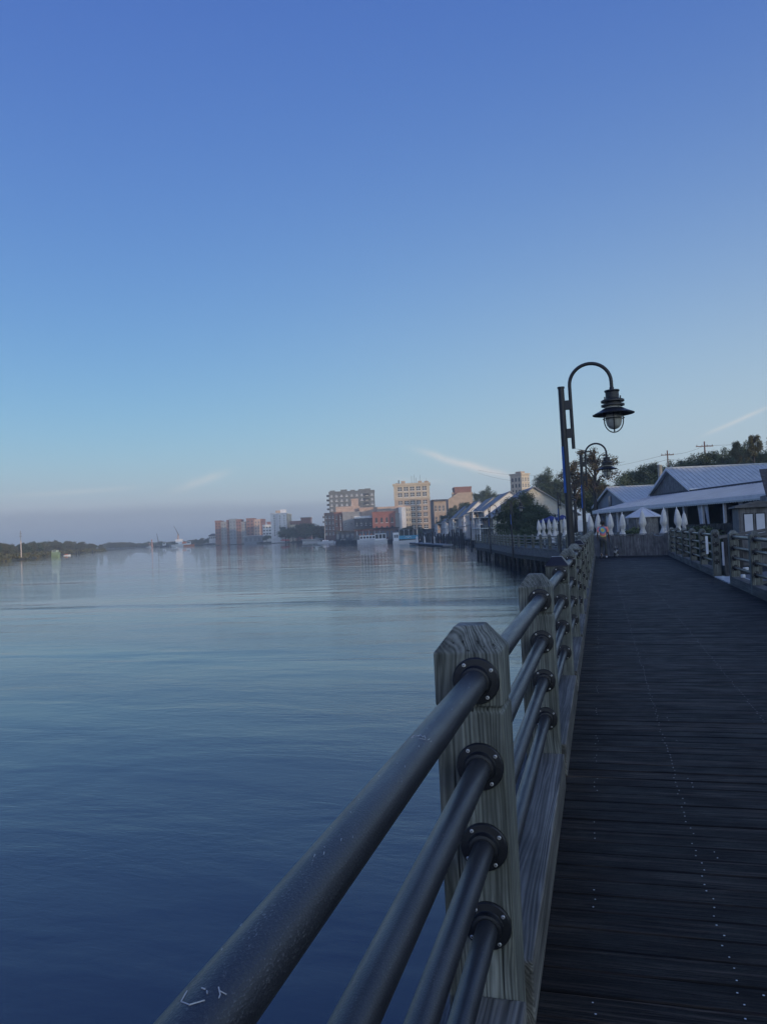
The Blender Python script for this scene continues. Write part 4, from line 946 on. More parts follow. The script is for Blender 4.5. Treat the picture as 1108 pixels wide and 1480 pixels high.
# right bank tree line behind the restaurant
RT = [('dark_b', 905, 672, 112, 3.5), ('dark_a', 925, 671, 118, 5), ('dark_b', 945, 661, 110, 4.5), ('dark_a', 966, 662, 116, 6), ('dark_b', 984, 657, 108, 5.5), ('dark_a', 1003, 652, 112, 6.5), ('dark_b', 1024, 645, 104, 6), ('dark_a', 1042, 643, 108, 7),
      ('dark_a', 1075, 633, 112, 8), ('dark_b', 1100, 648, 98, 7), ('dark_a', 1132, 622, 104, 8), ('dark_b', 1165, 610, 96, 8), ('dark_a', 890, 690, 105, 2), ('dark_b', 872, 690, 116, 2.5), ('dark_a', 1240, 590, 92, 8)]
for i, (k, x, y_, d, zb) in enumerate(RT):
    plant(k, x, y_, d, zb-2, f'dense dark green tree in the line behind the restaurant, {"left part" if x < 940 else "middle part" if x < 1035 else "right part"} of the line', 'trees behind the restaurant', i*1.7)
plant('dark_c', 1086, 617, 88, 6, 'taller loose crowned tree rising above the others at the right edge', None, .6, .62)
plant('dark_c', 1062, 627, 90, 6, 'thin loose tree left of the tallest one at the right edge', None, 2.6, .5)
plant('dark_c', 1120, 615, 90, 6, 'loose crowned tree half cut by the right frame edge', None, 4.1, .7)
plant('sparse', 855, 628, 92, .8, 'tall sparse autumn tree with gaps of sky, behind the second lamp', None, 1.0, .98)
plant('sparse', 826, 650, 98, 1, 'smaller sparse autumn tree behind the nearest lamp pole', None, 3.5, .85)
plant('dark_b', 852, 678, 104, 1.5, 'dark bushy tree below the sparse autumn tree', None, 3.0, 1.0)
plant('dark_a', 787, 671, 172, 3, 'dark dense tree left of the nearest lamp pole, above the shrub', None, .4, .78)
plant('dark_b', 810, 688, 168, 3, 'darker round tree right behind the nearest lamp pole', None, 2.2, .9)
plant('shrub', 752, 706, 100, -.4, 'big rounded shrub tree beside the far walkway, partly hiding a house', None, 0, 1.15)
plant('shrub', 778, 727, 96, -.4, 'rounded shrub joined to the right side of the big shrub', None, 2.0, 1.25)
plant('shrub', 741, 722, 108, -.4, 'lighter shrub at the left side of the big shrub, by a house wall', None, 4.0, 1.1)
for i, (x, y_, d, lb) in enumerate(((748, 764, 82, 'low green bush at the left foot of the big shrub'), (765, 762, 79, 'low green bush in the middle below the big shrub'), (731, 766, 90, 'low green bush left below the houses'), (908, 760, 47, 'low green bush between umbrellas behind the picket wall'), (1012, 757, 37, 'rough hedge bush behind the right railing'), (1035, 757, 35.5, 'rough hedge bush left of the gangway handrail'), (1060, 752, 38, 'rough hedge bush below the porch near the booth'), (990, 762, 41, 'rough hedge bush at the end of the right railing'))):
    plant('bush', x, y_, d, -.5, lb, None, i*1.3, 1.0)
for i in range(16):
    k = ('dark_a', 'dark_b')[i % 2]; o = copy_tree(PRO[k][0]); o.location = (56 + (i % 3)*7, 40 - i*8.5, 7.6 + (i % 3)*2); o.rotation_euler = (0, 0, i*1.1); o['label'] = 'dark green tree added for shade on the right bank rise, outside the picture'; o['group'] = 'added shade trees outside the picture'  # unseen trees added to block the low sun from the boardwalk
# trees by the row of houses
for i, (k, x, y_, d, zb, w, lb) in enumerate((('dark_a', 702, 699, 250, 4, .8, 'tall dark tree above the white house roofs'), ('dark_b', 690, 708, 262, 4, .9, 'dark tree just left of the tallest one above the house roofs'), ('dark_b', 672, 722, 285, 3, 1.1, 'broad dark tree in front of the brown building'), ('dark_a', 655, 728, 300, 3, 1.1, 'dark tree at the left end of the house row'), ('dark_b', 640, 742, 320, 1, 1.0, 'dark tree beside the small grey building downtown'),
      ('dark_c', 592, 757, 330, -.5, 1.3, 'round tree in front of the cream downtown wall'), ('dark_b', 583, 761, 335, -.5, 1.2, 'low tree behind the blue striped boat'), ('dark_b', 606, 760, 325, -.5, 1.1, 'low tree below the tall cream office building'), ('dark_c', 722, 707, 210, 4, .5, 'pale small tree peeping over the second house roof'))):
    plant(k, x, y_, d, zb, lb, None, i*2.1, w)
# mid-left waterfront trees
MT = [('far_a', 405, 760, 560), ('far_a', 412, 757, 545), ('far_a', 430, 756, 520), ('far_b', 441, 754, 515), ('far_a', 452, 753, 505), ('far_b', 462, 758, 500), ('far_a', 423, 764, 525), ('far_a', 344, 770, 640), ('far_b', 357, 773, 625), ('far_a', 370, 774, 610), ('far_a', 385, 771, 590), ('far_b', 396, 772, 575), ('far_a', 335, 775, 650), ('far_a', 300, 776, 690), ('far_b', 292, 777, 700), ('far_a', 284, 778, 700), ('far_b', 467, 762, 495)]
for i, (k, x, y_, d) in enumerate(MT):
    plant(k, x, y_, d, -.8, 'dark round tree on the waterfront left of the tall dark block, below the white tower' if x > 400 else 'small dark tree along the shore below the red and grey flats' if x > 310 else 'small dark tree at the far left end of the town shore', 'trees along the town waterfront', i*1.9, 1.25)
# far trees over the river mouth
q = random.Random(21); far = []
for i in range(44):
    x = 152 + i*3.2 + q.uniform(-1.5, 1.5); far.append(plant(('far_a', 'far_b')[i % 2], x, 786.5 - (x-150)*.03 + q.uniform(-3.2, 1.6), 760 + q.uniform(-30, 160), -1.5, 'faint blue tree in the far tree line beyond the river bend', 'far trees beyond the river bend', i*1.3, 2.2))
# left bank woods
for i in range(60):
    f = i/59; x = -30 + 185*f + q.uniform(-4, 4); d = 262 + 330*f**1.35 + q.uniform(0, 60)
    ytop = (784 + 2*math.sin(x*.09) - 6*math.exp(-((x-78)/10)**2) - 3*math.exp(-((x-95)/8)**2)) + (x > 120)*(x-120)*.12 + q.uniform(-2.5, 3.5)
    k = ('far_b', 'far_c', 'far_a', 'far_b')[i % 4]
    plant(k, x, ytop, d, -1.2, 'olive and brown tree in the woods on the left river bank, ' + ('at the left edge' if x < 35 else 'near the white pole' if x < 80 else 'towards the far end'), 'woods on the left river bank', i*1.3, 1.15)
# reeds along the left shore: uncountable
cl = []
for x, y0 in LEFT[2:8]: pass
LP = resample(offset(LEFT[2:8], -3.5), 3.0)
for p in LP: cl.append(((p[0], p[1], -.9), (4.5, 3.0, 1.0 + .6*q.random()), 60))
tag(link('reeds', crown_mesh('reeds', cl, .55, 5, G5)), 'yellow green reeds along the left river bank', 'reeds', kind='stuff')
# ------------------------------------------------------------------ town
brick = lambda n, c: mat(n, c, .85, .15, .6, .1, 8)
K = dict(darkgrey=brick('charcoal_stucco', (.14, .145, .14)), brown=brick('brown_brick', (.15, .095, .08)), pink=brick('pale_pink_stucco', (.50, .37, .29)), cream=brick('cream_brick', (.52, .44, .32)), tan=brick('tan_brick', (.42, .32, .23)),
         red=brick('red_painted_brick', (.30, .125, .10)), grey=brick('grey_stone', (.28, .28, .28)), slate=brick('slate_stucco', (.085, .09, .105)), white=brick('white_stucco', (.70, .70, .69)), rust=brick('rust_brick', (.24, .12, .095)), roof=brick('dark_flat_roof', (.06, .062, .068)), blueg=brick('blue_grey_siding', (.22, .25, .28)))
class Bld:
    """building seen head-on: front plane d metres away, local x right, y away, z up; px() converts photo pixels to local metres"""
    def __init__(s, name, label, x0, d, zb=0.0, yref=760, rot=0.0, cat='building'):
        p = at(x0, yref, d); s.d = d; s.zb = zb; s.x0 = x0
        s.t = thing(name, label, cat, (p.x, p.y, zb), A_ + rot)
    def X(s, px_): return (px_-s.x0)*s.d/FPX
    def Z(s, px_, py_): return at(px_, py_, s.d).z - s.zb
    def block(s, x0, x1, ytop, material, y0=0.0, dep=14.0, zb=-1.5, name='wall', parapet=True, ybot=None):
        a, b_ = s.X(x0), s.X(x1); z = s.Z((x0+x1)/2, ytop); zl = zb if ybot is None else s.Z((x0+x1)/2, ybot); m_ = MB(); m_.box(a, b_, y0, y0+dep, zl, z); o = m_.build(name, material, s.t)
        if parapet:
            k = MB(); e = .3; k.box(a-.15, b_+.15, y0-.15, y0+e, z-.5, z+.35); k.box(a-.15, a+e, y0+e, y0+dep, z-.5, z+.35); k.box(b_-e, b_+.15, y0+e, y0+dep, z-.5, z+.35); k.build('parapet', material, s.t)
        return a, b_, z, y0
    def windows(s, blk, cols, z0, z1, rows, fw=.5, fh=.6, pane='glass', frame=None, x0f=0.0, x1f=1.0, skip=(), sash=True):
        a, b_, z, y0 = blk; w = (b_-a)*(x1f-x0f)/cols; h = (z1-z0)/rows; aa = a+(b_-a)*x0f
        me = MB(); ww, hh = w*fw, h*fh; me.box(-ww/2, ww/2, -.05, .02, -hh/2, hh/2); gm = me.mesh('window', M[pane])
        fr = MB(); t_ = min(.16, ww*.12); fr.box(-ww/2-t_, ww/2+t_, -.12, -.0, -hh/2-t_*1.6, -hh/2); fr.box(-t_/2, t_/2, -.07, -.051, -hh/2, hh/2); fr.box(-ww/2, ww/2, -.085, -.071, -t_/2, t_/2)
        fm = fr.mesh('frame', frame or M['trim'])
        for i in range(cols):
            for j in range(rows):
                if (i, j) in skip: continue
                o = link('window', gm, s.t, (aa+w*(i+.5), y0, z0+h*(j+.5)))
                if sash: link('frame', fm, o)
    def side_windows(s, X, y0, y1, cols, z0, z1, rows, fw=.5, fh=.6, left=True, pane='glass'):
        w = (y1-y0)/cols; h = (z1-z0)/rows; me = MB(); me.box(-.05 if left else -.02, .02 if left else .05, -w*fw/2, w*fw/2, -h*fh/2, h*fh/2); gm = me.mesh('window', M[pane])
        for i in range(cols):
            for j in range(rows): link('window', gm, s.t, (X, y0+w*(i+.5), z0+h*(j+.5)))
    def box(s, name, x0, x1, z0, z1, y0, y1, material):
        m_ = MB(); m_.box(x0, x1, y0, y1, z0, z1); return m_.build(name, material, s.t)
# tall office block
B = Bld('office_tower', 'tall cream and tan office building with rows of windows and masts on its roof', 571.5, 388, 2, rot=R(-4))
k = B.block(571.5, 622.5, 699, K['tan'], dep=15); a, b_, z, _ = k; W_ = b_-a
B.box('upper_storeys', a-.12, b_+.12, z-7.4, z-.6, -.14, 15.1, K['cream']); B.box('cornice', a-.6, b_+.6, z-.6, z+.25, -.6, 15.5, K['cream'])
kk = (a, b_, z, -.16)
for i in range(2): B.windows(kk, 5, z-7.0, z-1.0, 2, .66, .66, x0f=.08, x1f=.95) if i == 0 else None
B.windows(k, 5, z-23.4, z-7.9, 5, .66, .60, x0f=.08, x1f=.95)
B.side_windows(a, 1, 14, 4, z-23, z-1, 7)
B.box('belt_course', a-.2, b_+.2, z-7.8, z-7.4, -.22, 15.1, K['cream'])
for x, w, h in ((2.2, .5, 2.4), (9, .15, 4.2), (10.3, .12, 5), (11.2, .15, 3.2), (13.3, .12, 4.6), (16.4, .12, 2.6)): B.box('roof_mast', a+x, a+x+w, z+.2, z+h, 4, 4+w, K['roof'])
for x, w, h in ((3.6, 2.0, 2.0), (12.2, 2.0, 1.6), (15.4, 2.2, 1.4), (.6, 1.3, 1.0)): B.box('roof_unit', a+x, a+x+w, z+.2, z+h, 5, 8, K['tan'])
# dark condominium tower
B = Bld('apartment_tower', 'tall charcoal apartment block with balconies down its left edge and brick lower floors', 477, 470, 1)
k = B.block(477, 543, 710, K['darkgrey'], dep=18); a, b_, z, _ = k
B.windows(k, 9, z-15, z-.8, 5, .45, .42, 'glassl', skip=((3, 1), (4, 3), (6, 2), (1, 0)))
B.box('brick_base', a-.1, b_+.1, -1, z-15.5, -.12, 18.1, K['brown'])
for j in range(9): B.box('balcony', a-1.5, a, z-2.6-j*2.75, z-1.5-j*2.75, 1, 5, K['roof'])
for j in range(6): B.box('balcony', b_-6.2, b_-3.4, z-2.6-j*2.75, z-1.6-j*2.75, -1.3, 0, K['roof'])
for x, w, h in ((.5, 3, 1.0), (7, 4, 1.3), (13, 3, .9), (18, 4, 1.1), (22, 3.6, 1.4)): B.box('roof_unit', a+x, a+x+w, z+.3, z+.3+h, 5, 9, K['darkgrey'])
B = Bld('apartment_wing', 'lower dark brick wing with balconies, at the left foot of the charcoal tower', 469, 455, 0)
k = B.block(469, 484, 742, K['brown'], dep=16); a, b_, z, _ = k; B.windows(k, 3, 1.5, z-.5, 4, .5, .5)
for j in range(4): B.box('balcony', a-1.0, a, z-2.6-j*2.9, z-1.5-j*2.9, 1, 4, K['roof'])
# sunlit pink blocks
B = Bld('pink_warehouse', 'long pale pink stucco block with a short tower, in front of the charcoal tower', 486, 400, 0)
k = B.block(486, 520, 732.5, K['pink'], dep=18, y0=4); B.block(508.5, 518.5, 720.5, K['pink'], y0=8, dep=6); B.windows(k, 4, 6, 9, 1, .3, .5)
B.block(520, 546, 734, K['pink'], dep=22, y0=1)
B = Bld('beige_warehouse', 'wide beige stucco block right of the pink one, above the red brick building', 546, 381, 0)
B.block(546.5, 594, 732.5, K['pink'], dep=16, y0=3); B.box('roof_line', B.X(547), B.X(594), B.Z(570, 736), B.Z(570, 735), 2.85, 3.0, K['grey'])
B = Bld('cream_block', 'plain cream wall building to the right of the red brick building', 577, 378, 0)
k = B.block(577, 587, 734, K['white'], dep=14); k = B.block(587, 594.5, 733.5, K['cream'], dep=13); B.windows(k, 2, 4, 14, 4, .4, .5)
B = Bld('brick_townhouse', 'narrow dark red brick house left of the grey stone building', 483, 390, 0)
k = B.block(483.5, 495.5, 741, K['rust'], dep=14); B.windows(k, 2, 2, k[2]-.8, 3, .35, .5)
B = Bld('stone_building', 'grey stone building with few small windows, between dark brick ones', 495.5, 385, 0)
k = B.block(495.5, 521, 740.5, K['grey'], dep=14); B.windows(k, 3, 2, k[2]-1, 3, .24, .42, skip=((0, 0), (2, 2), (0, 2), (2, 1)))
B = Bld('dark_storehouse', 'dark flat fronted storehouse with pale roof edge, left of the red brick building', 512, 372, 0)
k = B.block(512.5, 538.5, 748.5, K['slate'], dep=13); B.windows(k, 4, 1.5, k[2]-1, 2, .35, .5); B.box('roof_edge', k[0]-.1, k[1]+.1, k[2]-.15, k[2]+1.0, -.25, -.16, K['white'])
B = Bld('red_brick_building', 'red painted brick building with two rows of arched windows by the boats', 538.5, 360, -.5)
k = B.block(538.5, 571.5, 741.5, K['red'], dep=13); a, b_, z, _ = k
for j, zz in enumerate((z-3.4, z-7.4)):
    for i in range(4):
        x = a + (b_-a)*(.17+.23*i); m_ = MB(); m_.prism([(x-.5, zz-1.0)] + [(x+.5, zz-1.0)] + [(x+.5*math.cos(R(g)), zz+.9+.5*math.sin(R(g))) for g in range(0, 181, 30)], -.06, .02); o = m_.build('window', M['glass'], B.t)
        m_ = MB(); m_.box(x-.65, x+.65, -.16, 0, zz-1.2, zz-1.0); m_.build('sill', M['trim'], o)
B.box('belt_course', a-.1, b_+.1, z-5.3, z-5.0, -.14, .0, K['red']); B.box('cornice', a-.2, b_+.2, z+.36, z+.7, -.4, .3, K['red'])
B.block(571.6, 577.5, 742.5, K['grey'], dep=12, y0=.6)
B = Bld('grey_annex', 'small grey windowless building right of the tall cream office building', 619.5, 430, 1)
B.block(619.5, 632, 724, K['grey'], dep=10)
B = Bld('dark_roofed_hall', 'grey hall with dark overhanging flat roof, left of the brown slab', 627, 425, 1)
k = B.block(628, 650, 724, K['tan'], dep=12, parapet=False); B.windows(k, 4, 4, k[2]-1.0, 2, .5, .5); B.box('roof', k[0]-1.2, k[1]+1.2, k[2], k[2]+.9, -1.2, 13, K['roof'])
B = Bld('brown_hall', 'windowless brown building with a raised slab, above the trees by the houses', 650, 330, 3)
k = B.block(660.5, 685, 703.5, K['rust'], dep=9, y0=4); m_ = MB(); m_.prism([(B.X(649), 0), (B.X(685), 0), (B.X(685), B.Z(685, 711)), (B.X(664), B.Z(664, 712)), (B.X(649), B.Z(649, 722))], .0, 10); m_.build('lower_hall', K['tan'], B.t); B.box('chimney', B.X(656), B.X(659), 4, B.Z(657, 711), 3, 4, K['tan'])
# corner tower, one face in shade and one in the sun
p = at(756.5, 684, 330); B = Bld('corner_tower', 'square stone tower block with one sunlit side, above the trees', 756.5, 330, 6, rot=R(38))
m_ = MB(); L1, L2 = 5.2, 6.4; z = p.z - 6; m_.box(0, L1, 0, L2, -2, z); m_.build('wall', K['cream'], B.t)
B.box('cornice', -.3, L1+.3, z-.4, z+.2, -.3, L2+.3, K['cream']); B.box('roof_unit', 1.4, 4, z+.2, z+1.1, 1.5, 4.5, K['tan'])
B.windows((0, L1, z, 0), 3, z-9, z-1.2, 3, .45, .6); B.side_windows(0, .4, L2-.4, 3, z-9, z-1.2, 3, .45, .6)
# flats on the left
B = Bld('apartment_block', 'long red and grey apartment block with stepped roofline, left of the white tower', 311, 620, 0)
segs = [(311, 319, 753, 'rust'), (319, 327, 754.5, 'grey'), (327, 331.5, 752, 'rust'), (331.5, 341, 750.5, 'blueg'), (341, 348, 751, 'rust'), (348, 356, 754.5, 'grey'), (356, 367, 749.5, 'rust'), (367, 376, 751, 'pink'), (374, 380, 750.5, 'rust')]
for i, (x0, x1, yt, c) in enumerate(segs):
    k = B.block(x0, x1, yt, K[c], dep=14, y0=(i % 3)*.8); B.windows(k, 2, 2, k[2]-1, 6, .4, .5, 'glassl' if i % 2 else 'glass', sash=False)
B = Bld('apartment_annex', 'cream low flats with dark windows, between the red block and the white tower', 379, 590, 0)
k = B.block(379.5, 392, 759, K['white'], dep=12); B.windows(k, 3, 2, k[2]-.6, 4, .6, .45, sash=False); B.block(384, 391, 754.5, K['rust'], dep=8, y0=7)
B = Bld('white_tower', 'plain white residential tower with a faceted front and small roof house', 391, 545, 0)
k = B.block(391, 401.5, 742, K['white'], dep=13, y0=2); k2 = B.block(401.5, 414.5, 742, K['white'], dep=15)
B.windows(k2, 2, 3, k2[2]-1, 9, .18, .5, sash=False); k3 = B.block(414.5, 418.5, 743, K['cream'], dep=13, y0=2); B.windows(k, 1, 3, k[2]-1, 9, .14, .5, sash=False)
B.box('roof_house', B.X(398), B.X(405), k[2], B.Z(401, 737.5), 4, 9, K['tan']); B.box('roof_house', B.X(405), B.X(413), k[2], B.Z(408, 736), 4, 9, K['white'])
B = Bld('brick_flats', 'brick flats with a lit cream lower wall, right of the white tower', 418, 535, 0)
k = B.block(418.5, 435, 753.5, K['rust'], dep=12, y0=3); B.windows(k, 4, 6, k[2]-.8, 2, .5, .5, sash=False); B.block(434, 448, 748.5, K['rust'], dep=12, y0=5); B.box('roof_slab', B.X(433), B.X(449), B.Z(441, 748.5)+.35, B.Z(441, 747.5)+.35, 4, 18, K['white']); k = B.block(418, 426, 759, K['cream'], dep=4, y0=0); B.windows(k, 2, 2, k[2]-.5, 4, .6, .5, sash=False)
B = Bld('boat_house', 'small white building on stilts with a dark hipped roof at the left end of town', 301, 640, -1.5)
k = B.block(301.5, 312, 774.5, K['white'], dep=7, parapet=False, zb=1.5); B.windows(k, 4, k[2]-2.6, k[2]-.6, 1, .5, .6, sash=False)
m_ = MB(); a, b_, z, _ = k; m_.add([(a-.9, -.9, z), (b_+.9, -.9, z), (b_+.9, 7.9, z), (a-.9, 7.9, z), ((a+b_)/2-1.2, 3.5, z+1.9), ((a+b_)/2+1.2, 3.5, z+1.9)], [(0, 3, 2, 1), (0, 1, 5, 4), (1, 2, 5), (2, 3, 4, 5), (3, 0, 4)]); m_.build('roof', K['roof'], B.t)
for x in (a+.2, (a+b_)/2, b_-.2): B.box('stilt', x-.15, x+.15, -1, 1.5, .2, .5, K['roof'])
B = Bld('shore_kiosk', 'small lit pink brick kiosk beside the white stilt building', 316, 630, -1)
k = B.block(316, 326.5, 768, K['pink'], dep=6); B.windows(k, 3, 1, k[2]-1, 2, .5, .6, sash=False)
# low waterfront sheds and terraces between trees
for nm, lb, x0, x1, yt, d, c in (('waterfront_shed', 'long low white roofed shed on the shore right of the round trees', 436, 462, 780.2, 470, 'white'), ('waterfront_terrace', 'low dark terrace with pale roof under the small shore trees', 352, 384, 774.5, 600, 'blueg'), ('waterfront_terrace', 'low dark restaurant terrace at the foot of the grey stone building', 484, 512, 768, 360, 'slate'), ('waterfront_terrace', 'low dark terrace under the red brick building behind the boats', 512, 575, 764, 345, 'brown'), ('waterfront_shed', 'dark low shed under the tall cream office building', 575, 630, 766, 330, 'slate')):
    B = Bld(nm, lb, x0, d, -1.2); k = B.block(x0, x1, yt, K[c], dep=6, parapet=False); B.box('roof', k[0]-.6, k[1]+.6, k[2], k[2]+.35, -.8, 6.5, K['white'] if c in ('white', 'blueg') else K['roof']); B.windows(k, max(3, int((x1-x0)/6)), .4, k[2]-.4, 1, .6, .6, 'glassl', sash=False)
# red patio parasol row on the far shore
for i, x in enumerate((409, 412.5, 416)):
    p = at(x, 780, 505); open_umbrella((p.x, p.y, p.z-2.6), 1.7, f'red parasol on the far shore below the white tower, {ORD[i]} from the left', mat('red_parasol_cloth', (.5, .07, .05), .8, .1, 3))
# row of white houses with grey gable roofs
SHR = mat('grey_shingle_roof', (.24, .25, .255), .8, .15, 3, .3, 14)
def house(x, ytop, d, hw, ze, length, label, i):
    p = at(x, ytop, d); zb = -.5; t_ = thing('house', label, 'house', (p.x, p.y, zb), R(15), 'white gabled houses along the river'); zr = p.z - zb; ze -= zb
    wallm = K['white'] if i % 2 else mat('pale_yellow_siding', (.52, .50, .42), .75, .06, 3, .15, 20)
    m_ = MB(); m_.prism([(-hw, 0), (hw, 0), (hw, ze), (0, zr-.15), (-hw, ze)], 0, length); m_.build('wall', wallm, t_)
    m_ = MB(); sl = (zr-ze)/hw
    for s in (-1, 1): m_.add([(0, -.5, zr), (s*(hw+.5), -.5, ze-.5*sl), (s*(hw+.5), length+.5, ze-.5*sl), (0, length+.5, zr), (0, -.5, zr-.18), (s*(hw+.5), -.5, ze-.5*sl-.18), (s*(hw+.5), length+.5, ze-.5*sl-.18), (0, length+.5, zr-.18)], [(0, 1, 2, 3), (4, 7, 6, 5), (0, 4, 5, 1), (1, 5, 6, 2), (2, 6, 7, 3)])
    m_.build('roof', SHR, t_)
    for fx, fz in ((-.5, .62), (.0, .62), (.5, .62), (-.5, .25), (.5, .25), (0, .95)):
        m_ = MB(); m_.box(fx*hw-.5, fx*hw+.5, -.05, .02, ze*fz, ze*fz+1.5); o = m_.build('window', M['glass'], t_); m_ = MB(); m_.box(fx*hw-.65, fx*hw+.65, -.1, 0, ze*fz-.15, ze*fz); m_.box(fx*hw-.05, fx*hw+.05, -.08, -.051, ze*fz, ze*fz+1.5); m_.build('frame', M['trim'], o)
    m_ = MB(); m_.box(-.55, .55, -.06, .02, .2, 2.4); m_.build('door', K['blueg'], t_)
    # river-side porch: posts, deck and roof
    m_ = MB(); m_.box(-hw-2.6, -hw, 0, length, ze*.5, ze*.5+.15); m_.box(-hw-2.7, -hw+.1, -.1, length+.1, ze*.97, ze*.97+.12); m_.build('porch_roof', M['roofm'], t_)
    yy = .2
    while yy < length:
        m_ = MB(); m_.box(-hw-2.5, -hw-2.3, yy, yy+.2, 0, ze*.97); m_.build('porch_post', M['trim'], t_); yy += 2.9
    for j in range(int(length/3.2)):
        for zz in (.9, ze*.55):
            m_ = MB(); m_.box(-hw-.04, -hw+.02, 1+j*3.2, 2.2+j*3.2, zz, zz+1.7); m_.build('window', M['glass'], t_)
HS = [(771, 703, 138, 7.6, 3.7, 16, 'cream gabled house nearest the walkway, half hidden by the big shrub'), (737, 709.5, 170, 6.0, 5.6, 18, 'white gabled house just left of the big shrub'), (713, 718, 203, 5.6, 5.4, 18, 'third gabled house in the riverside row, roof rising over its porch'), (692, 723, 236, 5.8, 5.2, 20, 'fourth gabled house in the row, below the tall dark tree'), (675, 730, 268, 5.6, 5.0, 20, 'fifth gabled house in the row with white porch posts'), (660, 736, 300, 5.6, 4.6, 20, 'farthest and smallest gabled house of the riverside row')]
for i, h in enumerate(HS): house(*h, i)
# ------------------------------------------------------------------ utility poles and wires
tops = []
for i, (x, y_, d, lb, arm) in enumerate(((963.5, 651, 112, 'brown wooden utility pole with one crossarm, left of a taller one', 1.9), (1017, 638, 104, 'taller brown wooden utility pole standing above the trees', 2.4))):
    p = at(x, y_, d); t_ = thing('utility_pole', lb, 'utility pole', (p.x, p.y, 2), R(20)); b = MB(); h = p.z-2; b.lathe([(.13, -1), (.09, h-.02), (.05, h), (0, h)], 10); b.build('pole', K['brown'], t_)
    b = MB(); b.box(-arm/2, arm/2, -.05, .05, h-.72, h-.61); b.build('crossarm', K['brown'], t_)
    for s in (-.9, -.3, .3, .9):
        b = MB(); b.lathe([(.05, h-.6), (.06, h-.5), (.03, h-.42), (0, h-.41)], 8, Matrix.Translation((s*arm/2, 0, 0))); b.build('insulator', K['grey'], t_)
    tops.append((p, arm))
b = MB(); p = at(952, 668, 110); o = None
def wire(p, q, sag): return [p.lerp(q, i/16) - Vector((0, 0, sag*(1-(i/8-1)**2))) for i in range(17)]
lft = at(690, 676, 190); rgt = at(1290, 606, 92)
for j, (dz, sg) in enumerate(((-.55, 1.2), (-1.3, 1.6))):
    b = MB(); A, B_ = tops[0][0] + Vector((0, 0, dz)), tops[1][0] + Vector((0, 0, dz))
    b.tube(wire(lft + Vector((0, 0, dz)), A, sg*1.8), .016, 4); b.tube(wire(A, B_, sg*.3), .016, 4); b.tube(wire(B_, rgt + Vector((0, 0, dz)), sg*.5), .016, 4)
    tag(b.build('power_line', M['lampblack']), ('upper thin power line running over the trees to the utility poles', 'lower thin power line running over the trees to the utility poles')[j], 'power line')
# ------------------------------------------------------------------ boats and docks
WH = mat('white_gelcoat', (.80, .81, .81), .35, .05, 2); BLU = mat('turquoise_canvas', (.10, .36, .52), .6, .1, 2); REDC = mat('dark_red_canvas', (.22, .05, .05), .7, .1, 2); GRN = mat('lime_green_paint', (.24, .33, .19), .5, .1, 2); ORG = mat('orange_paint', (.55, .16, .05), .5, .1, 2)
NAV = mat('dark_hull_paint', (.03, .035, .045), .4, .15, 2)
def hull_mesh(L, Wd, H, bow=.35, material=None):
    """hull from stern (x=0) to bow (x=L), sheer rising to the bow, waterline at z=0"""
    b = MB(); n = 12; prof = []
    for i in range(n+1):
        f = i/n; w = Wd/2*(1 - max(0, (f-(1-bow))/bow)**2.2) if f > 1-bow else Wd/2; w = max(w, .03); sh = H*(1+.35*f*f); x = L*f
        prof += [(x - (.12*L*bow if i == n else 0), 0, -.5), (x, -w*.8, -.25), (x+.04*L*(f > .8), -w, sh), (x+.04*L*(f > .8), w, sh), (x, w*.8, -.25)]
    fs = []
    for i in range(n):
        for j in range(5): fs.append((i*5+j, i*5+(j+1) % 5, (i+1)*5+(j+1) % 5, (i+1)*5+j))
    fs += [(4, 3, 2, 1, 0), tuple(n*5+j for j in range(5))]; b.add(prof, fs); return b
class Boat:
    def __init__(s, name, label, px_, py_, L, Wd, H, rz, material, bow=.35):
        p = onz(px_, py_, WZ); s.t = thing(name, label, 'boat', (p.x, p.y, WZ), rz); s.d = (p.y)*.96; s.p = p
        hull_mesh(L, Wd, H, bow).build('hull', material, s.t)
    def box(s, name, x0, x1, y0, y1, z0, z1, material, par=None): b = MB(); b.box(x0, x1, y0, y1, z0, z1); return bevel(b.build(name, material, par or s.t), .04, 2)
# blue striped floating bar boat, broadside
B = Boat('tour_boat', 'white tour boat with wide turquoise side panel and open upper deck by the floating dock', 567.5, 786, 8.6, 3.2, .9, A_, WH, .2)
B.box('cabin', .2, 2.0, -1.4, 1.4, .9, 3.6, WH); 
for x in (.5, 1.2): B.box('window', x, x+.55, -1.46, -1.39, 1.9, 2.9, M['glassl'])
B.box('side_panel', 2.0, 8.2, -1.55, -1.45, 1.35, 2.5, BLU); B.box('side_panel', 2.0, 8.2, 1.45, 1.55, 1.35, 2.5, BLU)
b = MB()
for s in (-1, 1): b.tube([Vector((5.0, -1.57, 1.75)) + Vector((s*(.1+.9*u), 0, .35*math.sin(u*3.1)+.05)) for u in (0, .25, .5, .75, 1)], .09, 6)
b.lathe([(0, -.02), (.2, -.02), (.2, .02), (0, .02)], 14, Matrix.Translation((5.0, -1.58, 1.95)) @ Matrix.Rotation(R(90), 4, 'X')); b.build('emblem', M['signw'], B.t)
B.box('saloon', 2.0, 8.2, -1.3, 1.3, .8, 1.3, NAV); B.box('saloon_back', 2.2, 8.0, 1.0, 1.2, 2.5, 4.0, NAV)
for x in (2.2, 3.7, 5.2, 6.7, 8.0):
    for y_ in (-1.45, 1.35): B.box('deck_post', x, x+.1, y_, y_+.1, 2.4, 4.4, WH)
B.box('canopy', 1.9, 8.3, -1.6, 1.6, 4.4, 4.5, mat('grey_canvas', (.25, .27, .30), .7, .1, 3))
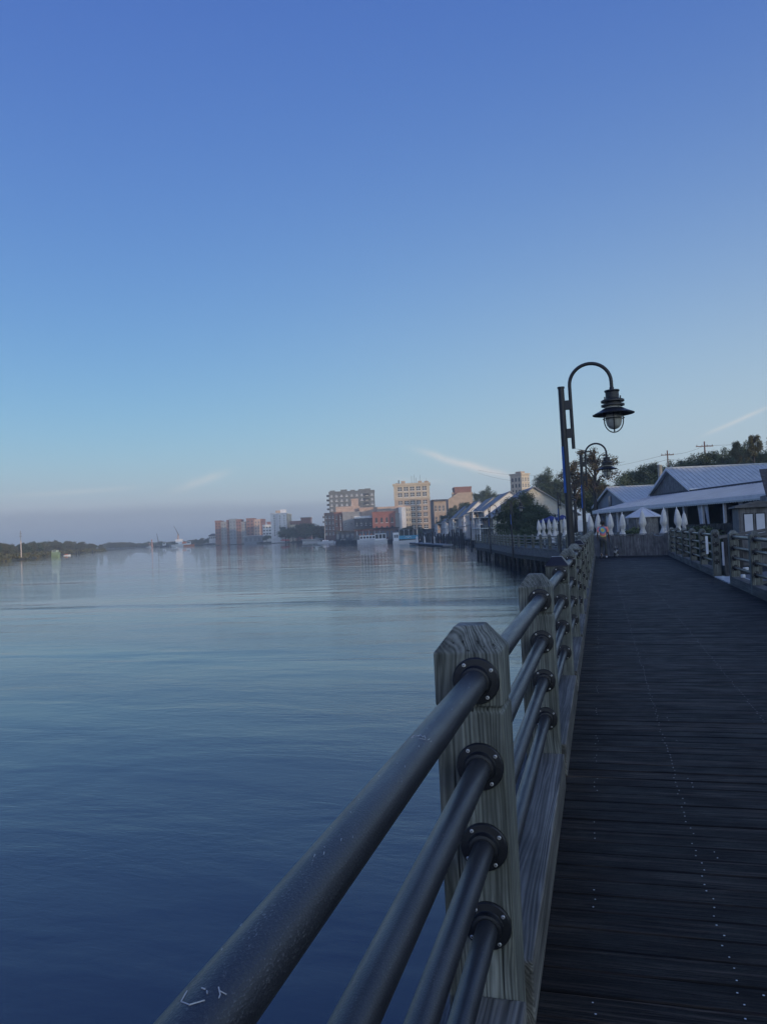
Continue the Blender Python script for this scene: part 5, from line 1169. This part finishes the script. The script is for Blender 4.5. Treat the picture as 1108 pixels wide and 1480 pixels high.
# white cabin boat, stern on
B = Boat('cabin_boat', 'boxy white cabin boat with dark windows between two larger boats', 541, 784.5, 5.2, 4.0, 1.0, A_, WH, .15)
B.box('cabin', .3, 4.6, -1.7, 1.7, .9, 3.5, WH); B.box('roof', .1, 4.9, -1.9, 1.9, 3.5, 3.65, mat('sky_blue_canvas', (.30, .42, .50), .6, .1, 3))
for x in (.5, 1.9, 3.3): B.box('window', x, x+1.1, -1.76, -1.69, 1.6, 3.2, M['glass'])
# big excursion boat with red upper canopy
B = Boat('excursion_boat', 'long white two deck excursion boat with dark red canopy, left of the cabin boat', 517, 785.2, 9.6, 4.2, 1.4, A_-R(6), WH, .3)
B.box('lower_cabin', 1, 7.6, -1.8, 1.8, 1.4, 2.9, WH)
for i in range(5): B.box('window', 1.3+i*1.25, 2.2+i*1.25, -1.86, -1.79, 1.8, 2.6, M['glass'])
B.box('upper_deck', .6, 8.0, -1.9, 1.9, 2.9, 3.05, WH); B.box('canopy', -.6, 9.6, -2.0, 2.0, 5.0, 5.15, REDC)
for x in (0, 2.4, 4.8, 7.2, 9.2): B.box('canopy_post', x, x+.1, -1.85, -1.75, 3.05, 5.0, WH)
b = MB()
for i in range(5): b.lathe([(0, 0), (.22, .05), (.26, .3), (.22, .6), (0, .65)], 10, Matrix.Translation((1.2+i*1.5, -1, 3.05)))
b.build('deck_stool', ORG, B.t)['kind'] = 'stuff'
for x, y_, L, lb in ((507, 785, 6, 'low dark moored boat left of the excursion boat'), (487, 785.4, 7, 'low dark moored barge beside the sailboat mast'), (560, 784.6, 3.6, 'small dark dinghy behind the cabin boat')):
    B = Boat('moored_boat', lb, x, y_, L, 2.2, 1.0, A_, NAV, .3); B.box('cabin', L*.2, L*.6, -.8, .8, 1.0, 2.2, NAV); B.box('window', L*.25, L*.55, -.86, -.79, 1.4, 1.9, M['glassl'])
def sail(px_, py_, mtop, L, lb, m2=None):
    B = Boat('sailboat', lb, px_, py_, L, 2.6, .9, A_-R(25), WH, .5); p = B.p; d = B.p.y*.963 + B.p.x*-.27
    h = at(px_, mtop, (Vector((p.x, p.y, 0))).dot(M3 @ Vector((0, 0, 1)))).z - WZ
    b = MB(); b.tube([(L*.45, 0, .8), (L*.45, 0, h)], [.10, .06], 8); b.build('mast', M['trim'], B.t)
    b = MB(); b.tube([(L*.45, 0, 1.9), (L*.05, 0, 1.85)], .14, 8); b.build('furled_boom', NAV, B.t); B.box('cabin', L*.3, L*.65, -.7, .7, .9, 1.5, WH)
    b = MB()
    for q in ((L*.98, 0, 1.1), (0, 0, .9)): b.tube([(L*.45, 0, h-.2), q], .02, 4)
    b.build('rigging', M['lampblack'], B.t)
sail(461, 785.3, 742, 8, 'white sailboat with a single tall mast, leftmost mast by the round trees')
sail(483.5, 784.9, 745, 8, 'white sailboat with a tan lit mast in front of the dark brick wing')
# floating dock with white piles
p0, p1 = onz(597, 786.5, WZ), onz(647, 790.5, WZ); d = p1-p0; t = thing('floating_dock', 'low grey floating dock right of the turquoise striped boat', 'dock', (p0.x, p0.y, WZ), math.atan2(d.y, d.x))
b = MB(); n = 6; L = d.length
for i in range(n): b.box(L*i/n+.04, L*(i+1)/n-.04, -1.1, 1.1, .1, .55)
bevel(b.build('pontoon', mat('grey_concrete', (.24, .25, .25), .8, .2, 2, .2, 10), t), .05)['kind'] = 'stuff'
b = MB(); b.box(0, L, -1.16, -1.1, .12, .4); b.box(0, L, 1.1, 1.16, .12, .4); b.build('fender_beam', M['darkwood'], t)
for i, (x, y_, w) in enumerate(((602.5, 787.3, .32), (613, 787.6, .3), (626, 788.5, .5))):
    p = onz(x, y_, WZ); b = MB(); b.lathe([(w, -1.5), (w, 1.9), (w*1.12, 1.92), (w*.1, 2.45), (0, 2.45)], 12); tag(b.build('dock_pile', M['trim'], loc=(p.x, p.y, WZ)), f'white capped round pile at the floating dock, {ORD[i]} from the left', 'dock pile', 'white piles of the floating dock')
# left shore craft
B = Boat('houseboat', 'small lime green houseboat moored at the left bank', 76, 805.3, 3.1, 2.2, .8, A_, GRN, .2); B.box('cabin', .1, 2.9, -1.0, 1.0, .8, 2.0, GRN); B.box('upper_cabin', .2, 2.3, -.9, .9, 2.0, 2.9, mat('pale_green_paint', (.5, .6, .5), .5, .1, 2)); B.box('roof', -.1, 2.8, -1.1, 1.1, 2.9, 3.02, NAV); B.box('window', .5, 2.0, -.96, -.89, 2.2, 2.7, M['glassl'])
B = Boat('skiff', 'small white skiff with orange cover near the green houseboat', 93, 803.5, 2.8, 1.2, .4, A_, WH, .5); B.box('cover', .5, 1.6, -.5, .5, .45, .8, ORG)
p = onz(86, 803, WZ); b = MB(); b.box(0, 9, 0, 1.6, .5, .75); b.build('x', NAV); o = bpy.data.objects['x']; o.name = 'jetty'; o.location = p; o.rotation_euler = (0, 0, A_); tag(o, 'low dark jetty stretching right from the green houseboat', 'jetty')
for x, y_ in ((111, 802.6), (114.3, 801.8), (134, 799.4)):
    p = onz(x, y_, WZ); b = MB(); b.lathe([(.28, -1), (.24, 1.6), (.1, 1.75), (0, 1.75)], 8); tag(b.build('mooring_pile', NAV, loc=p), 'dark mooring pile standing in the water off the left bank', 'pile', 'mooring piles off the left bank')
p = at(30, 767, 270); t = thing('signal_mast', 'slim mast with white lower half standing in the left bank woods', 'mast', (p.x, p.y, -1)); h = p.z+1
b = MB(); b.tube([(0, 0, 0), (0, 0, h*.62)], .20, 8); b.build('lower_mast', mat('pale_mast_paint', (.60, .50, .42), .6, .1, 2), t); b = MB(); b.tube([(0, 0, h*.62), (0, 0, h)], .12, 8); b.box(-.6, .6, -.05, .05, h*.78, h*.80); b.box(-.45, .45, -.05, .05, h*.88, h*.9); b.build('upper_mast', K['grey'], t)
# dredge with crane, tug and far crane
B = Boat('dredge', 'white and tan crane dredge moored at the far shore, its boom raised', 249, 790.2, 16, 7, 2, A_, WH, .25); p = B.p; dd = Vector((p.x, p.y, 0)).dot(M3 @ Vector((0, 0, 1)))
def lz(x, y_): return at(x, y_, dd).z - WZ
B.box('deckhouse', 4, 10, -2, 2, 2, 7, WH); B.box('bridge', 5.5, 9, -1.6, 1.6, 7, lz(260, 779), K['pink'])
b = MB(); X = (258-249)*dd/FPX; top_ = Vector(((252.5-249)*dd/FPX, 0, lz(252.5, 760)))
b.tube([(X-1.2, 0, 4), (X, 0, lz(258, 771))], .35, 6); b.tube([(X+1.2, 0, 4), (X, 0, lz(258, 771))], .35, 6); b.tube([(X, -1, 4), (X, 0, lz(258, 771))], .3, 6); b.build('crane_frame', K['pink'], B.t)
b = MB(); b.tube([(X+1, 0, lz(258, 774)), top_], [.45, .2], 6); b.tube([(X, 0, lz(258, 771)), top_], .06, 4); b.build('crane_boom', K['slate'], B.t)
b = MB(); b.box(10.5, 14, -2, 2, 2, 4.2); b.build('winch_house', ORG, B.t)
for x, y_, L, lb, c in ((266, 790, 9, 'pale orange tug right of the crane dredge', ORG), (232, 791, 8, 'small dark work boat left of the crane dredge', NAV), (212, 791.4, 6, 'small white work boat farthest left by the far shore', WH)):
    B = Boat('work_boat', lb, x, y_, L, 3.4, 1.4, A_, c, .3); B.box('wheelhouse', L*.3, L*.65, -1.1, 1.1, 1.4, 4.2, WH if c != WH else K['pink']); B.box('window', L*.33, L*.62, -1.16, -1.09, 2.9, 3.7, M['glass'])
p = onz(236, 790.6, WZ); dd = Vector((p.x, p.y, 0)).dot(M3 @ Vector((0, 0, 1))); t = thing('shore_crane', 'thin dark lattice crane left of the dredge, over the far shore', 'crane', (p.x, p.y, WZ), A_)
b = MB(); k = dd/FPX; tp = Vector(((227.5-236)*k, 0, at(227.5, 771, dd).z-WZ)); ft = Vector(((230-236)*k, 0, 3)); b.tube([ft, tp], [.5, .25], 4); b.build('boom', K['slate'], t)
b = MB(); b.box(ft.x-2, ft.x+3, -1.5, 1.5, 1.5, 4.5); b.build('cab', K['slate'], t)
p = at(219.5, 779.5, 700); b = MB(); h = p.z+1.5; b.lathe([(.9, 0), (.7, h*.5), (.5, h*.8), (.6, h*.82), (.6, h*.95), (.2, h), (0, h)], 10); tag(b.build('beacon_tower', mat('faded_orange_paint', (.42, .24, .19), .6, .1, .3), loc=(p.x, p.y, -1.5)), 'short faded orange beacon tower at the far shore', 'beacon')

# ------------------------------------------------------------------ haze
hz_m = bpy.data.materials.new('haze'); hz_m.use_nodes = True; nt = hz_m.node_tree; nt.nodes.clear()
pv = nt.nodes.new('ShaderNodeVolumePrincipled'); pv.inputs['Color'].default_value = (.68, .81, .87, 1); pv.inputs['Density'].default_value = HAZE; pv.inputs['Anisotropy'].default_value = .0
ho = nt.nodes.new('ShaderNodeOutputMaterial'); nt.links.new(pv.outputs[0], ho.inputs['Volume'])
b = MB(); b.box(-4600, 2600, -420, 4600, -4.9, 62)
if HAZE > 0: tag(b.build('haze', hz_m), 'thin morning haze over the river', 'haze', kind='stuff')
S.cycles.use_denoising = True; S.cycles.denoiser = 'OPENIMAGEDENOISE'
S.cycles.max_bounces = 6; S.cycles.diffuse_bounces = 3; S.cycles.glossy_bounces = 3; S.cycles.transmission_bounces = 2; S.cycles.volume_bounces = 1; S.cycles.caustics_reflective = False; S.cycles.caustics_refractive = False
